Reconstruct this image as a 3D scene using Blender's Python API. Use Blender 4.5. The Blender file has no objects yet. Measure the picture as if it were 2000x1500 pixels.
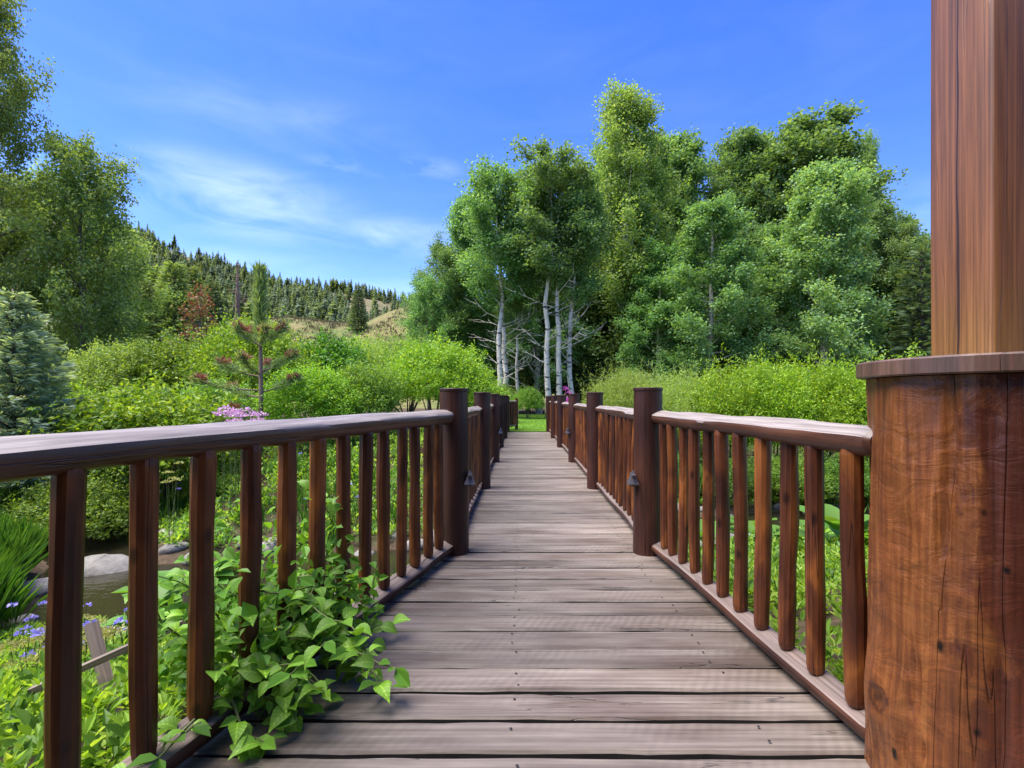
import bpy, math, random
import numpy as np
from mathutils import Vector, Matrix
R = math.radians
SC = bpy.context.scene
COL = SC.collection

# ------------------------------------------------------------------ camera, sky, sun, exposure
cam_d = bpy.data.cameras.new('camera'); cam = bpy.data.objects.new('camera', cam_d); COL.objects.link(cam)
cam_d.sensor_width = 36.0; cam_d.lens = 17.1
cam_d.shift_x = -0.009; cam_d.shift_y = 0.0135
cam_d.clip_start = 0.05; cam_d.clip_end = 6000
cam.location = (0, 0, 1.11); cam.rotation_euler = (R(90), 0, 0)
SC.camera = cam
SUN_EL, SUN_AZ = 66.0, -98.0        # azimuth in degrees from +Y, negative to the left
SUN_STRENGTH, SKY_STRENGTH, EXPOSURE = 4.2, 0.125, 1.45
world = bpy.data.worlds.new('World'); SC.world = world; world.use_nodes = True
def build_world():
    nt = world.node_tree; N = nt.nodes; L = nt.links; N.clear()
    out = N.new('ShaderNodeOutputWorld'); bg = N.new('ShaderNodeBackground'); bg.inputs[1].default_value = SKY_STRENGTH
    sky = N.new('ShaderNodeTexSky'); sky.sky_type = 'NISHITA'; sky.sun_disc = False
    sky.sun_elevation = R(SUN_EL); sky.sun_rotation = R(SUN_AZ)
    sky.air_density = 1.0; sky.dust_density = 0.25; sky.ozone_density = 3.0; sky.altitude = 600
    hs = N.new('ShaderNodeHueSaturation'); hs.inputs['Hue'].default_value = .522; hs.inputs['Saturation'].default_value = 1.30; hs.inputs['Value'].default_value = 1.0
    L.new(sky.outputs[0], hs.inputs['Color'])
    tc = N.new('ShaderNodeTexCoord')
    # thin cirrus: noise stretched along the horizon, gathered in a few streaks
    mp = N.new('ShaderNodeMapping'); mp.inputs['Scale'].default_value = (3.0, 3.0, 11.0); mp.inputs['Rotation'].default_value = (0, R(8), 0)
    L.new(tc.outputs['Generated'], mp.inputs[0])
    nz = N.new('ShaderNodeTexNoise'); nz.inputs['Scale'].default_value = 1.6; nz.inputs['Detail'].default_value = 7; nz.inputs['Roughness'].default_value = 0.55; nz.inputs['Distortion'].default_value = 0.6
    L.new(mp.outputs[0], nz.inputs['Vector'])
    rp = N.new('ShaderNodeValToRGB'); rp.color_ramp.elements[0].position = 0.36; rp.color_ramp.elements[1].position = 0.72
    L.new(nz.outputs['Fac'], rp.inputs[0])
    total = None
    def mth(op, a, b, clamp=False):
        m = N.new('ShaderNodeMath'); m.operation = op; m.use_clamp = clamp
        for i, v in ((0, a), (1, b)):
            if v is None: continue
            if isinstance(v, (int, float)): m.inputs[i].default_value = v
            else: L.new(v, m.inputs[i])
        return m.outputs[0]
    for (cx, cz, rad, zs, amt) in ((-.58, .405, .27, 3.2, 1.0), (-.20, .475, .09, 3.5, .75), (-.37, .48, .10, 4.5, .6), (-.25, .335, .24, 5.0, .75), (-.62, .27, .3, 5.5, .5), (-.30, .225, .22, 8.0, .45), (-.5, .57, .3, 5., .22),
                                 (-1.6, .5, .5, 4.0, .6), (1.1, .4, .4, 4.0, .5), (.8, .28, .3, 5.0, .4)):
        c = Vector((cx, 1, cz)).normalized()
        sb = N.new('ShaderNodeVectorMath'); sb.operation = 'SUBTRACT'; L.new(tc.outputs['Generated'], sb.inputs[0]); sb.inputs[1].default_value = c
        ml = N.new('ShaderNodeVectorMath'); ml.operation = 'MULTIPLY'; L.new(sb.outputs[0], ml.inputs[0]); ml.inputs[1].default_value = (1 / rad, 1 / rad, zs / rad)
        ln = N.new('ShaderNodeVectorMath'); ln.operation = 'LENGTH'; L.new(ml.outputs[0], ln.inputs[0])
        mr = N.new('ShaderNodeMapRange'); mr.interpolation_type = 'SMOOTHSTEP'
        mr.inputs[1].default_value = 1.0; mr.inputs[2].default_value = 0.0; mr.inputs[3].default_value = 0.0; mr.inputs[4].default_value = amt
        L.new(ln.outputs['Value'], mr.inputs[0])
        total = mr.outputs[0] if total is None else mth('MAXIMUM', total, mr.outputs[0])
    gen = mth('ADD', total, 0.06)
    fac = mth('MULTIPLY', mth('MULTIPLY', gen, rp.outputs[0]), 0.31, True)
    mx = N.new('ShaderNodeMix'); mx.data_type = 'RGBA'
    L.new(fac, mx.inputs['Factor']); L.new(hs.outputs[0], mx.inputs['A']); mx.inputs['B'].default_value = (6.2, 6.6, 7.4, 1)
    L.new(mx.outputs['Result'], bg.inputs[0]); L.new(bg.outputs[0], out.inputs[0])
build_world()
sun_d = bpy.data.lights.new('sun', 'SUN'); sun = bpy.data.objects.new('sun', sun_d); COL.objects.link(sun)
sun_d.energy = SUN_STRENGTH; sun_d.angle = R(50); sun_d.color = (1.0, .95, .86)
_sd = Vector((math.sin(R(SUN_AZ)) * math.cos(R(SUN_EL)), math.cos(R(SUN_AZ)) * math.cos(R(SUN_EL)), math.sin(R(SUN_EL))))
sun.rotation_euler = (-_sd).to_track_quat('-Z', 'Y').to_euler()
SC.view_settings.view_transform = 'Standard'; SC.view_settings.look = 'None'
SC.view_settings.exposure = EXPOSURE; SC.view_settings.gamma = 1.0; SC.view_settings.use_curve_mapping = False
SC.cycles.max_bounces = 5; SC.cycles.diffuse_bounces = 4; SC.cycles.glossy_bounces = 2; SC.cycles.transmission_bounces = 2; SC.cycles.transparent_max_bounces = 4

# ------------------------------------------------------------------ helpers
rng = np.random.default_rng(11); rnd = random.Random(5)
def nrm(v):
    v = np.asarray(v, float); n = np.linalg.norm(v, axis=-1, keepdims=True); return v / np.maximum(n, 1e-9)
def smooth(t): t = np.clip(t, 0, 1); return t * t * (3 - 2 * t)
def vnoise(x, y, seed=0):                       # 2-D value noise, 0..1
    x = np.asarray(x, float); y = np.asarray(y, float)
    xi = np.floor(x).astype(np.int64); yi = np.floor(y).astype(np.int64); fx = smooth(x - xi); fy = smooth(y - yi)
    def h(a, b):
        n = (a * 374761393 + b * 668265263 + seed * 974711) & 0x7fffffff
        n = ((n ^ (n >> 13)) * 1274126177) & 0x7fffffff
        return ((n ^ (n >> 16)) & 0xffff) / 65535.0
    return (h(xi, yi) * (1 - fx) + h(xi + 1, yi) * fx) * (1 - fy) + (h(xi, yi + 1) * (1 - fx) + h(xi + 1, yi + 1) * fx) * fy
class MB:                                        # collects faces of 3 or 4 corners for one mesh
    def __init__(s): s.v = []; s.q = []; s.t = []; s.n = 0
    def add(s, v, q=None, t=None):
        v = np.asarray(v, float).reshape(-1, 3); s.v.append(v)
        if q is not None and len(q): s.q.append(np.asarray(q, np.int64).reshape(-1, 4) + s.n)
        if t is not None and len(t): s.t.append(np.asarray(t, np.int64).reshape(-1, 3) + s.n)
        s.n += len(v); return s
    def tube(s, pts, rad, n=6, cap=True):
        pts = np.asarray(pts, float); rad = np.broadcast_to(np.asarray(rad, float), (len(pts),)); k = len(pts)
        tan = nrm(np.gradient(pts, axis=0)); ref = np.array([0, 0, 1.]) if abs(tan[0][2]) < .8 else np.array([1., 0, 0])
        u = nrm(np.cross(tan, ref)); w = np.cross(tan, u)
        a = np.arange(n) * 2 * math.pi / n
        ring = pts[:, None, :] + rad[:, None, None] * (np.cos(a)[None, :, None] * u[:, None, :] + np.sin(a)[None, :, None] * w[:, None, :])
        i = np.arange(k - 1)[:, None]; j = np.arange(n)[None, :]; j2 = (j + 1) % n
        q = np.stack([i * n + j, i * n + j2, (i + 1) * n + j2, (i + 1) * n + j], -1).reshape(-1, 4)
        v = ring.reshape(-1, 3); t = []
        if cap:
            v = np.vstack([v, pts[0], pts[-1]]); c0 = k * n
            for jj in range(n):
                t.append((c0, (jj + 1) % n, jj)); t.append((c0 + 1, (k - 1) * n + jj, (k - 1) * n + (jj + 1) % n))
        return s.add(v, q, t)
    def box(s, c, h):
        c = np.array(c, float); h = np.array(h, float)
        v = np.array([[x, y, z] for z in (-1, 1) for y in (-1, 1) for x in (-1, 1)]) * h + c
        return s.add(v, [(0, 2, 3, 1), (4, 5, 7, 6), (0, 1, 5, 4), (2, 6, 7, 3), (0, 4, 6, 2), (1, 3, 7, 5)])
    def mesh(s, name, mat, smooth_shade=False):
        me = bpy.data.meshes.new(name)
        v = np.vstack(s.v); q = np.vstack(s.q) if s.q else np.zeros((0, 4), np.int64); t = np.vstack(s.t) if s.t else np.zeros((0, 3), np.int64)
        me.vertices.add(len(v)); me.vertices.foreach_set('co', v.astype(np.float32).ravel())
        li = np.concatenate([q.ravel(), t.ravel()]).astype(np.int32); me.loops.add(len(li)); me.loops.foreach_set('vertex_index', li)
        ls = np.concatenate([np.arange(len(q)) * 4, len(q) * 4 + np.arange(len(t)) * 3]).astype(np.int32)
        me.polygons.add(len(ls)); me.polygons.foreach_set('loop_start', ls)
        me.polygons.foreach_set('use_smooth', np.full(len(ls), bool(smooth_shade)))
        me.update(calc_edges=True); me.validate()
        me.materials.append(mat); return me
def put(name, me, parent=None, loc=(0, 0, 0), rot=None, scale=None):
    o = bpy.data.objects.new(name, me); COL.objects.link(o); o.location = loc
    if rot is not None: o.rotation_euler = rot
    if scale is not None: o.scale = (scale,) * 3 if isinstance(scale, (int, float)) else scale
    if parent: o.parent = parent
    return o
def tag(o, label, cat, group=None, kind=None):
    o['label'] = label; o['category'] = cat
    if group: o['group'] = group
    if kind: o['kind'] = kind
    return o
def thing(name, label, cat, loc=(0, 0, 0), rz=0, group=None, scale=None):
    return tag(put(name, None, None, loc, (0, 0, rz), scale), label, cat, group)
def struct(name, me): o = put(name, me); o['kind'] = 'structure'; return o
def X(px, Y): return (px - 1018) / 950 * Y        # photo column at depth Y, for laying out
def Z(py, Y): return 1.11 + (777 - py) / 950 * Y

# ------------------------------------------------------------------ materials
def newmat(name):
    m = bpy.data.materials.new(name); m.use_nodes = True; nt = m.node_tree
    b = nt.nodes['Principled BSDF']; return m, nt, nt.nodes, nt.links, b
def ramp(N, stops):
    r = N.new('ShaderNodeValToRGB'); e = r.color_ramp.elements
    while len(e) < len(stops): e.new(0.5)
    for i, (p, c) in enumerate(stops):
        e[i].position = p; e[i].color = (c, c, c, 1) if isinstance(c, (int, float)) else (*c, 1)
    return r
def noise(N, L, vec, scale, detail=4, rough=.55, dist=0):
    n = N.new('ShaderNodeTexNoise'); n.inputs['Scale'].default_value = scale; n.inputs['Detail'].default_value = detail
    n.inputs['Roughness'].default_value = rough; n.inputs['Distortion'].default_value = dist; L.new(vec, n.inputs['Vector']); return n
def mapping(N, L, vec, sc, loc=(0, 0, 0), rot=(0, 0, 0)):
    m = N.new('ShaderNodeMapping'); m.inputs['Scale'].default_value = sc; m.inputs['Location'].default_value = loc; m.inputs['Rotation'].default_value = rot
    L.new(vec, m.inputs[0]); return m.outputs[0]
def mixc(N, L, fac, a, b, mode='MIX'):
    m = N.new('ShaderNodeMix'); m.data_type = 'RGBA'; m.blend_type = mode
    for k, v in (('Factor', fac), ('A', a), ('B', b)):
        if isinstance(v, (int, float)): m.inputs[k].default_value = v
        elif isinstance(v, tuple): m.inputs[k].default_value = (*v, 1)
        else: L.new(v, m.inputs[k])
    return m.outputs['Result']
def bump(N, L, h, strength, dist, nxt=None):
    b = N.new('ShaderNodeBump'); b.inputs['Strength'].default_value = strength; b.inputs['Distance'].default_value = dist
    L.new(h, b.inputs['Height'])
    if nxt is not None: L.new(nxt, b.inputs['Normal'])
    return b.outputs[0]
def objvec(N, L, amount=7.0):                    # object coordinates shifted per object
    tc = N.new('ShaderNodeTexCoord'); oi = N.new('ShaderNodeObjectInfo')
    m = N.new('ShaderNodeMath'); m.operation = 'MULTIPLY'; m.inputs[1].default_value = amount; L.new(oi.outputs['Random'], m.inputs[0])
    a = N.new('ShaderNodeVectorMath'); a.operation = 'ADD'; L.new(tc.outputs['Object'], a.inputs[0]); L.new(m.outputs[0], a.inputs[1])
    return a.outputs[0], oi.outputs['Random'], tc.outputs['Object']
def leafmat(name, cols, trans=.35, rough=.5, spec=.35, tcol=None):
    """leaf colours vary from leaf to leaf (mesh island) and from plant to plant"""
    m, nt, N, L, b = newmat(name)
    g = N.new('ShaderNodeNewGeometry'); k = len(cols)
    r = ramp(N, [(i / max(1, k - 1), c) for i, c in enumerate(cols)]); L.new(g.outputs['Random Per Island'], r.inputs[0])
    oi = N.new('ShaderNodeObjectInfo'); hs = N.new('ShaderNodeHueSaturation')
    mr = N.new('ShaderNodeMapRange'); mr.inputs[3].default_value = .82; mr.inputs[4].default_value = 1.18; L.new(oi.outputs['Random'], mr.inputs[0]); L.new(mr.outputs[0], hs.inputs['Value'])
    mh = N.new('ShaderNodeMapRange'); mh.inputs[3].default_value = .488; mh.inputs[4].default_value = .512; L.new(oi.outputs['Random'], mh.inputs[0]); L.new(mh.outputs[0], hs.inputs['Hue'])
    L.new(r.outputs[0], hs.inputs['Color']); L.new(hs.outputs[0], b.inputs['Base Color'])
    b.inputs['Roughness'].default_value = rough; b.inputs['Specular IOR Level'].default_value = spec
    t = N.new('ShaderNodeBsdfTranslucent'); tint = mixc(N, L, 1.0, hs.outputs[0], tcol or (1.5, 1.35, .5), 'MULTIPLY'); L.new(tint, t.inputs[0])
    ms = N.new('ShaderNodeMixShader'); ms.inputs[0].default_value = trans
    L.new(b.outputs[0], ms.inputs[1]); L.new(t.outputs[0], ms.inputs[2]); L.new(ms.outputs[0], N['Material Output'].inputs[0])
    return m
def woodmat(name, dark, mid, light, spec=.5, gloss=.32, knots=True, coat=.25, weather_sheen=0.0, wlo=.8, crack=.8, bumpk=.5, patch=1.0):
    """peeled, oiled log: grain along local Z, hewn patches, knots, drying cracks"""
    m, nt, N, L, b = newmat(name); v, ran, raw = objvec(N, L)
    pat = noise(N, L, mapping(N, L, v, (5 * patch, 5 * patch, 1.6 * patch)), 1.0, 3, .5, .8)
    gr = noise(N, L, mapping(N, L, v, (75, 75, 2.0)), 1.0, 5, .65, .2)
    r = ramp(N, [(.28, dark), (.5, mid), (.74, light)]); L.new(pat.outputs['Fac'], r.inputs[0])
    gr_r = ramp(N, [(.34, .48), (.62, 1.2)]); L.new(gr.outputs['Fac'], gr_r.inputs[0])
    c = mixc(N, L, .8, r.outputs[0], gr_r.outputs[0], 'MULTIPLY')
    rr = N.new('ShaderNodeMapRange'); rr.inputs[3].default_value = .7; rr.inputs[4].default_value = 1.25; L.new(ran, rr.inputs[0])
    c = mixc(N, L, 1.0, c, rr.outputs[0], 'MULTIPLY')
    # cracks: thin iso-lines of a noise stretched along the log
    ck = noise(N, L, mapping(N, L, v, (9, 9, .22)), 1.0, 3, .5, .1)
    ab = N.new('ShaderNodeMath'); ab.operation = 'SUBTRACT'; ab.inputs[1].default_value = .56; L.new(ck.outputs['Fac'], ab.inputs[0])
    a2 = N.new('ShaderNodeMath'); a2.operation = 'ABSOLUTE'; L.new(ab.outputs[0], a2.inputs[0])
    ckr = ramp(N, [(0.0, .15), (.0045, 1.0)]); L.new(a2.outputs[0], ckr.inputs[0])
    c = mixc(N, L, crack, c, ckr.outputs[0], 'MULTIPLY')
    h = gr.outputs['Fac']
    if knots:
        vo = N.new('ShaderNodeTexVoronoi'); vo.inputs['Scale'].default_value = 1.0; vo.inputs['Randomness'].default_value = 1.0
        L.new(mapping(N, L, v, (9, 9, 4.5)), vo.inputs['Vector'])
        kr = ramp(N, [(.06, .18), (.16, 1.0)]); L.new(vo.outputs['Distance'], kr.inputs[0])
        c = mixc(N, L, .9, c, kr.outputs[0], 'MULTIPLY')
    if weather_sheen > 0:                               # sun-bleached wood and painted sky sheen on a rail's upper side
        g = N.new('ShaderNodeNewGeometry'); sx = N.new('ShaderNodeSeparateXYZ'); L.new(g.outputs['Normal'], sx.inputs[0])
        wn = noise(N, L, mapping(N, L, v, (9, 9, 1.2)), 1.0, 4, .6)
        ad = N.new('ShaderNodeMath'); ad.operation = 'MULTIPLY_ADD'; ad.inputs[1].default_value = .5; L.new(wn.outputs['Fac'], ad.inputs[0]); L.new(sx.outputs[2], ad.inputs[2])
        wr = ramp(N, [(wlo, 0.0), (wlo + .22, weather_sheen)]); L.new(ad.outputs[0], wr.inputs[0])
        gcol = ramp(N, [(.3, (.15, .12, .105)), (.65, (.34, .295, .27))]); L.new(gr.outputs['Fac'], gcol.inputs[0])
        gc2 = mixc(N, L, .8, gcol.outputs[0], ckr.outputs[0], 'MULTIPLY')
        c = mixc(N, L, wr.outputs[0], c, gc2)
    L.new(c, b.inputs['Base Color'])
    b.inputs['Specular IOR Level'].default_value = spec; b.inputs['Roughness'].default_value = gloss; b.inputs['Coat Weight'].default_value = coat; b.inputs['Coat Roughness'].default_value = .25
    n1 = bump(N, L, h, bumpk * .5, .004); n2 = bump(N, L, ckr.outputs[0], bumpk, .006, n1); n3 = bump(N, L, pat.outputs['Fac'], bumpk * .8, .02, n2)
    L.new(n3, b.inputs['Normal']); return m
def barkmat(name, c0, c1, marks=None, zs=6):
    m, nt, N, L, b = newmat(name); v, ran, raw = objvec(N, L)
    n1 = noise(N, L, mapping(N, L, v, (6, 6, 1.5)), 1.0, 5); r = ramp(N, [(.3, c0), (.7, c1)]); L.new(n1.outputs['Fac'], r.inputs[0]); c = r.outputs[0]
    if marks:
        n2 = noise(N, L, mapping(N, L, v, (3.0, 3.0, zs)), 1.0, 3, .6); r2 = ramp(N, [(.56, 1.0), (.64, .08)]); L.new(n2.outputs['Fac'], r2.inputs[0])
        c = mixc(N, L, 1.0, c, r2.outputs[0], 'MULTIPLY')
    L.new(c, b.inputs['Base Color']); b.inputs['Roughness'].default_value = .85
    L.new(bump(N, L, n1.outputs['Fac'], .6, .03), b.inputs['Normal']); return m
def plankmat():
    m, nt, N, L, b = newmat('weathered_plank'); v, ran, raw = objvec(N, L, 13.0)
    gr = noise(N, L, mapping(N, L, v, (1.1, 60, 60)), 1.0, 5, .62, .08)
    r = ramp(N, [(.25, (.075, .057, .047)), (.5, (.145, .118, .100)), (.75, (.215, .18, .156))]); L.new(gr.outputs['Fac'], r.inputs[0])
    blot = noise(N, L, mapping(N, L, v, (1.3, 5, 5)), 1.0, 4, .6); br = ramp(N, [(.3, (.58, .50, .46)), (.5, (.95, .93, .92)), (.68, (1.25, 1.25, 1.25))]); L.new(blot.outputs['Fac'], br.inputs[0])
    c = mixc(N, L, .9, r.outputs[0], br.outputs[0], 'MULTIPLY')
    rr = N.new('ShaderNodeMapRange'); rr.inputs[3].default_value = .74; rr.inputs[4].default_value = 1.38; L.new(ran, rr.inputs[0])
    c = mixc(N, L, 1.0, c, rr.outputs[0], 'MULTIPLY')
    # saw marks across the boards, at a slightly different slant on each
    wv = N.new('ShaderNodeTexWave'); wv.wave_type = 'BANDS'; wv.bands_direction = 'X'; wv.inputs['Scale'].default_value = 9; wv.inputs['Distortion'].default_value = 3.5; wv.inputs['Detail'].default_value = 3; wv.inputs['Detail Scale'].default_value = .8
    L.new(mapping(N, L, v, (1, .8, 1), (0, 0, 0), (0, 0, R(32))), wv.inputs['Vector'])
    sawm = noise(N, L, mapping(N, L, v, (1.1, 2.5, 1)), 1.0, 2); sr = ramp(N, [(.45, 0.0), (.62, 1.0)]); L.new(sawm.outputs['Fac'], sr.inputs[0])
    wr = ramp(N, [(.15, .90), (.8, 1.05)]); L.new(wv.outputs['Fac'], wr.inputs[0])
    c = mixc(N, L, sr.outputs[0], c, mixc(N, L, 1.0, c, wr.outputs[0], 'MULTIPLY'))
    # drying cracks along the grain, only here and there
    ck = noise(N, L, mapping(N, L, v, (.45, 9, 9)), 1.0, 4, .5, .15)
    ab = N.new('ShaderNodeMath'); ab.operation = 'SUBTRACT'; ab.inputs[1].default_value = .60; L.new(ck.outputs['Fac'], ab.inputs[0])
    a2 = N.new('ShaderNodeMath'); a2.operation = 'ABSOLUTE'; L.new(ab.outputs[0], a2.inputs[0])
    ckr = ramp(N, [(0.0, .25), (.0045, 1.0)]); L.new(a2.outputs[0], ckr.inputs[0])
    c = mixc(N, L, .9, c, ckr.outputs[0], 'MULTIPLY')
    L.new(c, b.inputs['Base Color'])
    rg = ramp(N, [(.3, .34), (.7, .55)]); L.new(blot.outputs['Fac'], rg.inputs[0]); L.new(rg.outputs[0], b.inputs['Roughness'])
    b.inputs['Specular IOR Level'].default_value = .6
    n1 = bump(N, L, gr.outputs['Fac'], .35, .003); n2 = bump(N, L, ckr.outputs[0], .6, .004, n1); n3 = bump(N, L, wv.outputs['Fac'], .03, .003, n2)
    L.new(n3, b.inputs['Normal']); return m
def plainmat(name, col, rough=.6, metal=0.0, var=.25, scale=12):
    m, nt, N, L, b = newmat(name); v, ran, raw = objvec(N, L)
    n1 = noise(N, L, v, scale, 4); r = ramp(N, [(.3, tuple(x * (1 - var) for x in col)), (.7, tuple(x * (1 + var) for x in col))]); L.new(n1.outputs['Fac'], r.inputs[0])
    L.new(r.outputs[0], b.inputs['Base Color']); b.inputs['Roughness'].default_value = rough; b.inputs['Metallic'].default_value = metal
    L.new(bump(N, L, n1.outputs['Fac'], .3, .01), b.inputs['Normal']); return m
def groundmat(name, cols, scale=.5, fine=9, bumpd=.05):
    m, nt, N, L, b = newmat(name); tc = N.new('ShaderNodeTexCoord'); v = tc.outputs['Object']
    a = noise(N, L, v, scale, 6, .6, .3); f = noise(N, L, v, fine, 5, .7)
    r = ramp(N, [(.3 + .4 * i / max(1, len(cols) - 1), c) for i, c in enumerate(cols)]); L.new(a.outputs['Fac'], r.inputs[0])
    fr = ramp(N, [(.3, .6), (.7, 1.3)]); L.new(f.outputs['Fac'], fr.inputs[0])
    L.new(mixc(N, L, .9, r.outputs[0], fr.outputs[0], 'MULTIPLY'), b.inputs['Base Color']); b.inputs['Roughness'].default_value = .95; b.inputs['Specular IOR Level'].default_value = .1
    L.new(bump(N, L, f.outputs['Fac'], .8, bumpd), b.inputs['Normal']); return m
def rockmat(name, c0, c1, moss=0.0):
    m, nt, N, L, b = newmat(name); v, ran, raw = objvec(N, L)
    n1 = noise(N, L, v, 5, 6, .65); r = ramp(N, [(.3, c0), (.7, c1)]); L.new(n1.outputs['Fac'], r.inputs[0]); c = r.outputs[0]
    rr = N.new('ShaderNodeMapRange'); rr.inputs[3].default_value = .6; rr.inputs[4].default_value = 1.2; L.new(ran, rr.inputs[0]); c = mixc(N, L, 1.0, c, rr.outputs[0], 'MULTIPLY')
    if moss:
        n2 = noise(N, L, v, 3.0, 5); r2 = ramp(N, [(.62 - moss * .5, 0.0), (.70 - moss * .4, 1.0)]); L.new(n2.outputs['Fac'], r2.inputs[0])
        n3 = noise(N, L, v, 40, 3); r3 = ramp(N, [(.3, (.10, .13, .008)), (.7, (.30, .30, .02))]); L.new(n3.outputs['Fac'], r3.inputs[0]); c = mixc(N, L, r2.outputs[0], c, r3.outputs[0])
    L.new(c, b.inputs['Base Color']); b.inputs['Roughness'].default_value = .8; L.new(bump(N, L, n1.outputs['Fac'], .7, .04), b.inputs['Normal']); return m

M = {}
M['plank'] = plankmat()
M['plankedge'] = plainmat('dirt_and_shade_plank_edge', (.016, .012, .010), .9)  # near-black edges: dirt plus the shade of the gaps, put into the colour
M['post'] = woodmat('oiled_post_log', (.024, .0085, .0065), (.042, .0145, .010), (.066, .023, .013), knots=False, gloss=.45, coat=.0, spec=.28)
M['baluster'] = woodmat('oiled_baluster_log', (.034, .010, .006), (.095, .027, .009), (.26, .085, .017), patch=1.5, gloss=.42, coat=.0, spec=.32)
M['rail'] = woodmat('oiled_rail_log', (.034, .012, .008), (.065, .024, .014), (.11, .045, .025), gloss=.42, coat=.0, weather_sheen=.95, wlo=.48, knots=False)
M['lowrail'] = woodmat('oiled_low_rail_log', (.034, .012, .008), (.065, .024, .014), (.11, .045, .025), gloss=.5, coat=.0, spec=.3, weather_sheen=.45, knots=False)
M['stump'] = woodmat('hewn_pedestal_log', (.045, .010, .006), (.085, .022, .009), (.20, .068, .018), gloss=.40, coat=.0, spec=.35, patch=.75, bumpk=.7)
def stumpmat():
    m = woodmat('hewn_pedestal_log', (.048, .011, .006), (.075, .018, .008), (.115, .029, .011), gloss=.40, coat=.0, spec=.4, patch=1.0, bumpk=.8, knots=False, crack=.3)
    nt = m.node_tree; N = nt.nodes; L = nt.links; b = N['Principled BSDF']; base = b.inputs['Base Color'].links[0].from_socket
    tc = N.new('ShaderNodeTexCoord'); v = tc.outputs['Object']
    # a ragged orange patch towards the bridge side, over the darker red
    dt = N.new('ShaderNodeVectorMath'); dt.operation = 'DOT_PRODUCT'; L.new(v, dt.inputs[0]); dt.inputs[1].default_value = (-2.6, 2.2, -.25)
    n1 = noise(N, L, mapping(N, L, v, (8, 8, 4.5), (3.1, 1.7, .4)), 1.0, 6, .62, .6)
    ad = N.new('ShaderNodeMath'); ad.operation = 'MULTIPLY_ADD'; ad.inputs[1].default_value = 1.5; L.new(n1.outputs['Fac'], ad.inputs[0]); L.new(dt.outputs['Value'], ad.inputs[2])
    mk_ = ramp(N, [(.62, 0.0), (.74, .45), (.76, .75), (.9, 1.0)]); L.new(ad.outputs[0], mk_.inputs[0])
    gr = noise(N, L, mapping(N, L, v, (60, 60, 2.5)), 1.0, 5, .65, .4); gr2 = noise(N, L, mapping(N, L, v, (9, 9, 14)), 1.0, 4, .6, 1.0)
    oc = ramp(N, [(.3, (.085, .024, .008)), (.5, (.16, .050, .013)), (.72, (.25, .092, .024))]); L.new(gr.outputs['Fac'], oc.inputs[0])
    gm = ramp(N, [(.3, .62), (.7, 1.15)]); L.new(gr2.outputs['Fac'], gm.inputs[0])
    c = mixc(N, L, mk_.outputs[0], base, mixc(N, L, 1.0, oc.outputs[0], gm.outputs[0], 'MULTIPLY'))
    def spot(cen, sc, stops, c, strength=1.0):
        sb = N.new('ShaderNodeVectorMath'); sb.operation = 'SUBTRACT'; L.new(v, sb.inputs[0]); sb.inputs[1].default_value = cen
        ml = N.new('ShaderNodeVectorMath'); ml.operation = 'MULTIPLY'; L.new(sb.outputs[0], ml.inputs[0]); ml.inputs[1].default_value = sc
        ln = N.new('ShaderNodeVectorMath'); ln.operation = 'LENGTH'; L.new(ml.outputs[0], ln.inputs[0])
        wob = noise(N, L, v, 22, 3); a_ = N.new('ShaderNodeMath'); a_.operation = 'MULTIPLY_ADD'; a_.inputs[1].default_value = .6; L.new(wob.outputs['Fac'], a_.inputs[0]); L.new(ln.outputs['Value'], a_.inputs[2])
        rr_ = ramp(N, stops); L.new(a_.outputs[0], rr_.inputs[0]); return mixc(N, L, strength, c, rr_.outputs[0], 'MULTIPLY')
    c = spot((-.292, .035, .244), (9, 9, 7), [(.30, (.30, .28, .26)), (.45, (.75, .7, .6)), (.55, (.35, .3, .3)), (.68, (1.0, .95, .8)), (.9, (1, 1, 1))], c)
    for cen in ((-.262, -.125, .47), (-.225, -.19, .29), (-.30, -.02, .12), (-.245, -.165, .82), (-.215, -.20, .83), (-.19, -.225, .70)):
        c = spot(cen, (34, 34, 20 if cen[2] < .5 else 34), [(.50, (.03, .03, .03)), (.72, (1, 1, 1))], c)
    L.new(c, b.inputs['Base Color'])
    bp = bump(N, L, gr2.outputs['Fac'], .55, .012, b.inputs['Normal'].links[0].from_socket); L.new(bp, b.inputs['Normal']); return m
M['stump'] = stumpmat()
M['timber'] = woodmat('planed_timber', (.15, .055, .019), (.20, .078, .028), (.25, .11, .042), crack=.15, gloss=.46, knots=False, coat=.1, patch=.6, bumpk=.3)
M['cap'] = woodmat('cap_board', (.075, .034, .022), (.115, .055, .036), (.16, .085, .055), gloss=.5, knots=False, patch=2)
M['greywood'] = woodmat('grey_weathered_wood', (.14, .10, .075), (.20, .15, .115), (.27, .21, .17), gloss=.7, coat=0, knots=False)
M['lampmetal'] = plainmat('lamp_metal', (.16, .15, .16), .45, .8)
M['nail'] = plainmat('nail_iron', (.012, .010, .010), .6, .3)
M['aspenbark'] = barkmat('aspen_bark', (.42, .37, .30), (.66, .60, .51), marks=True)
M['brownbark'] = barkmat('brown_bark', (.06, .045, .035), (.16, .125, .10))
M['pinebark'] = barkmat('pine_bark', (.12, .075, .05), (.26, .17, .12))
M['aspen'] = leafmat('aspen_leaves', [(.085, .18, .068), (.135, .265, .088), (.175, .325, .10), (.25, .385, .16)], .45)
M['aspenlight'] = leafmat('pale_aspen_leaves', [(.12, .225, .08), (.185, .315, .105), (.24, .375, .14), (.31, .43, .21)], .46)
M['cottonwood'] = leafmat('cottonwood_leaves', [(.115, .21, .06), (.185, .305, .078), (.235, .36, .095), (.32, .41, .18)], .5)
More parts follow.
